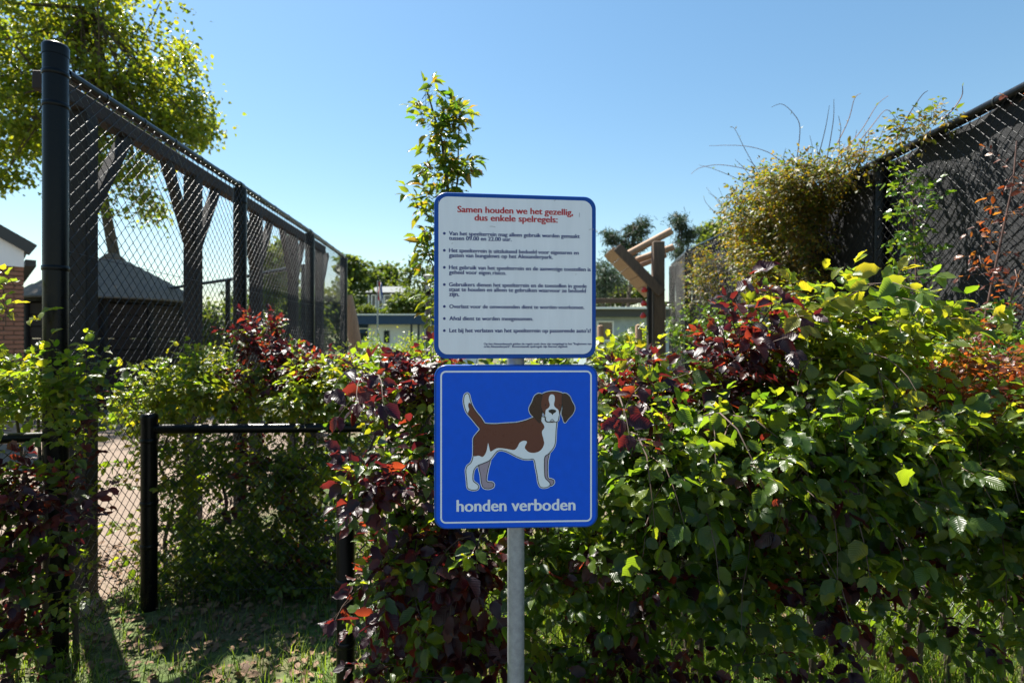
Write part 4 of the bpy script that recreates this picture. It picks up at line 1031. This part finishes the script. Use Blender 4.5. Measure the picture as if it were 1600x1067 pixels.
# small-leaved mass hanging over the rail between the two posts
T0 = [[(1215,300,6.2),(1180,270,6.1),(1130,258,6.0),(1095,262,6.0),(1080,272,6.0)], [(1210,330,6.3),(1170,290,6.2),(1120,266,6.1),(1092,258,6.1)],
      [(1190,280,6.2),(1165,235,6.2),(1150,205,6.2),(1143,198,6.2)], [(1230,260,6.0),(1200,238,6.0),(1160,228,6.0),(1108,228,6.0)],
      [(1245,250,5.8),(1250,200,5.8),(1240,178,5.8),(1222,163,5.8),(1205,168,5.8)], [(1280,240,5.4),(1290,200,5.4),(1296,165,5.4)], [(1292,250,5.4),(1302,190,5.4),(1303,155,5.4)],
      [(1300,240,5.3),(1325,190,5.3),(1335,155,5.3),(1345,146,5.3)], [(1310,245,5.2),(1345,205,5.2),(1370,165,5.2),(1388,150,5.2)], [(1320,250,5.1),(1360,200,5.1),(1385,172,5.1),(1402,190,5.1)],
      [(1400,220,4.6),(1420,180,4.6),(1440,150,4.6),(1450,142,4.6)], [(1160,370,6.8),(1125,340,6.8),(1104,318,6.8),(1100,308,6.8)], [(1170,350,6.6),(1150,320,6.6),(1140,310,6.6)],
      [(1235,290,6.0),(1225,250,6.0),(1228,232,6.0)], [(1470,190,4.2),(1490,170,4.2),(1503,150,4.2),(1504,134,4.2)]]
rt = random.Random(5)
for _ in range(26):
    px0 = rt.uniform(1130, 1340); py0 = 330-(px0-1130)*.42+rt.uniform(0, 25); l = rt.uniform(35, 95); an = rt.uniform(.55, 1.35)+(0 if px0 > 1240 else .7)
    q = [(px0, py0, 0)]
    for k in range(4):
        a_ = an+k*rt.uniform(.05, .28); x_, y_, _z = q[-1]; q.append((x_+math.cos(a_)*l/4, y_-math.sin(a_)*l/4, 0))
    T0.append(q)
climber('honeysuckle_climber', 'big yellowing small-leaved climber heaped over the screened fence with bare curling tips',
        [(1205,330,.22,60,62,.26,330), (1250,300,.24,60,45,.24,230), (1225,420,.2,65,55,.22,230), (1258,345,.2,30,70,.16,110), (1175,390,.2,36,70,.22,130), (1296,278,.14,30,20,.16,44), (1345,248,.06,40,8,.08,22), (1420,208,.05,40,9,.08,18), (1462,188,.04,20,8,.06,8), (1110,425,.15,30,40,.15,60), (1260,465,.2,60,30,.18,80), (1095,450,.15,20,36,.12,30), (1150,350,.2,24,34,.16,40)],
        'vine', .040, [[(2.40,5.1,0), (2.42,5.1,.9), (2.4,5.15,1.6), (2.45,5.2,2.6)], [(2.42,5.9,0), (2.45,5.9,1.2), (2.42,6.0,2.3)], [(2.42,6.4,0), (2.45,6.4,1.2), (2.42,6.5,2.2)]], 280, T0)
climber('green_climber', 'sparse green-leaved climber rising beside the screened fence post', [(1420,300,.1,26,22,.05,18), (1440,330,.1,26,30,.05,22), (1425,365,.1,22,20,.05,14), (1430,400,.1,24,30,.05,16), (1418,430,.1,18,34,.05,12), (1412,290,.1,12,16,.05,4), (1415,480,.1,16,16,.05,6), (1440,445,.1,10,16,.04,4)],
        'ivy', .044, [[(2.5,3.6,0), (2.52,3.62,1.5), (2.5,3.52,1.9), (2.5,3.55,2.4)], [(2.5,3.5,0), (2.5,3.65,1.7), (2.5,3.68,2.0)]], 140)
climber('bronze_climber', 'thin climber with scattered orange-brown leaves against the dark windbreak screen', [(1592,165,.08,10,14,.04,3), (1592,270,.08,18,14,.05,5), (1588,300,.08,16,8,.04,3), (1570,300,.08,16,8,.05,3), (1565,335,.08,18,8,.05,5), (1545,385,.08,18,8,.05,4), (1530,400,.08,20,8,.05,4), (1588,420,.08,18,10,.05,4), (1525,428,.08,14,8,.05,3), (1580,445,.08,20,8,.05,4), (1540,490,.08,40,16,.06,6), (1590,480,.08,18,20,.05,3)],
        'bronze', .040, [[(2.52,3.0,0), (2.53,3.05,1.6), (2.52,2.95,1.95), (2.52,2.86,2.3), (2.52,2.84,2.5)], [(2.5,2.84,0), (2.52,2.9,1.64), (2.52,2.82,1.85)]], 120)
climber('ivy_climber', 'glossy bright green ivy covering the foot of the screened fence end', [(1090,520,.2,28,40,.2,130), (1060,540,.1,10,50,.12,60), (1130,510,.2,30,30,.2,110), (1175,520,.2,40,36,.2,130), (1050,505,.0,6,26,.1,20)], 'ivy', .05, [[(2.4,7.6,0), (2.42,7.6,1.2), (2.4,7.5,1.8)]], 160)
climber('ivy_climber', 'glossy green ivy heaped along the fence foot behind the bronze red leaves', [(1500,540,.14,60,36,.12,110), (1580,535,.14,40,28,.12,60), (1440,560,.14,50,36,.12,70), (1560,575,.3,60,26,.15,60)], 'ivy', .042, [[(2.45,3.1,0), (2.45,3.1,1.3), (2.48,3.05,1.5)]], 220)

# young cherry tree behind the signs
a = Plant('young_tree', 'slender young tree with upright leafy shoots rising above the rules sign', 'tree', (PX(702,4.0), 4.0, 0), None)
a.stem([P(702,900,4.0), P(704,600,4.0), P(703,420,4.0), P(700,300,4.0), P(690,220,4.0), P(665,135,4.0)], .022, .005)
a.stem([P(702,380,4.0), P(715,280,4.0), P(718,160,4.0)], .010, .003); a.stem([P(702,420,4.0), P(680,350,4.0), P(645,315,4.0)], .009, .003); a.stem([P(702,560,4.0), P(690,470,3.95), P(672,400,3.95)], .009, .003)
CH = [('cherry', 1)]
def ch(px, py, rx, rz, n, up=.6, d=4.0): a.blob(px, py, d, rx, rz, rx/F*d*.9, n, CH, .092, length=(.08,.16), up=up, fwd=.2, outw=.8, droop=.6)
ch(690,260,30,50,54); ch(700,200,30,30,33); ch(715,180,14,20,12,1); ch(668,180,16,28,15,1); ch(664,142,8,12,6,1); ch(715,270,16,40,21); ch(652,315,12,14,9); ch(672,390,10,50,18); ch(680,330,20,50,24); ch(672,470,8,40,12); ch(710,420,30,80,45)
a.finish(240)

# ------------------------------------------------------------------ grass and litter
def blades(name, label, areas, mat):
    V=[]; Lo=[]; Rn=[]; k = 0
    for (x0, x1, y0, y1, n, h0, h1) in areas:
        x = rng.uniform(x0, x1, n); y = rng.uniform(y0, y1, n)
        cl = np.sin(x*7.3+np.sin(y*5.1)*2)*np.sin(y*6.1+x*2.2); keep = cl > rng.uniform(-1.2, .5, n); x = x[keep]; y = y[keep]; n = len(x)
        h = rng.uniform(h0, h1, n); a = rng.uniform(0, 6.283, n); b = rng.uniform(.1, .75, n)*h; w_ = rng.uniform(.0016, .0034, n)
        r = np.clip(rng.normal(.45, .25, n), 0, 1)
        dx, dy = np.cos(a), np.sin(a)
        for t, ww in ((0, 1), (.55, .8), (1, .12)):
            cx = x+dx*b*t*t; cy = y+dy*b*t*t; cz = h*t*(1-.15*t)
            V.append(np.stack([cx-dy*w_*ww, cy+dx*w_*ww, cz], 1)); V.append(np.stack([cx+dy*w_*ww, cy-dx*w_*ww, cz], 1))
        base = k+np.arange(n)
        for s in (0, 2):
            Lo.append(np.stack([base+s*n, base+(s+1)*n, base+(s+3)*n, base+(s+2)*n], 1))
        Rn += [r]*6; k += 6*n
    V = np.concatenate(V); Lo = np.concatenate(Lo).ravel(); q = len(Lo)//4
    me = raw_mesh(name, V, np.arange(q)*4, np.full(q, 4), Lo, None, np.concatenate(Rn), mat)
    tag(link(name, me), label, 'grass', kind='stuff')
blades('grass', 'rough grass growing in the opening and along the hedge foot',
       [(-3.2,-.5,1.9,2.75,4200,.03,.13), (-3.2,-.5,2.75,3.2,1500,.03,.12), (-2.3,-.6,3.2,4.2,3500,.05,.2), (-.6,3.0,2.3,3.4,16000,.06,.34), (-.6,2.6,3.4,6.0,14000,.05,.16), (-.8,2.6,1.6,2.4,5000,.05,.3)], M['grass'])
n = 5200; lx = rng.uniform(-3, 2.4, n); ly = rng.uniform(2.0, 4.2, n)
rot = []
for i in range(n):
    y = nrm(np.array((rng.normal(), rng.normal(), rng.normal()*.2))); z = nrm(np.array((0,0,1.))+rv()*.3); x = nrm(cross(y, z)); rot.append(np.stack([x, y, cross(x, y)], 1)*rng.uniform(.02, .06))
SPECIES['litter'] = ('beech', 'litter', 8)
tag(link('leaf_litter', joined('leaf_litter', 'litter', rng.integers(0, 8, n), np.stack([lx, ly, rng.uniform(.006, .03, n)], 1), np.array(rot))), 'dry brown fallen leaves scattered on the ground below the hedges', 'leaf litter', kind='stuff')
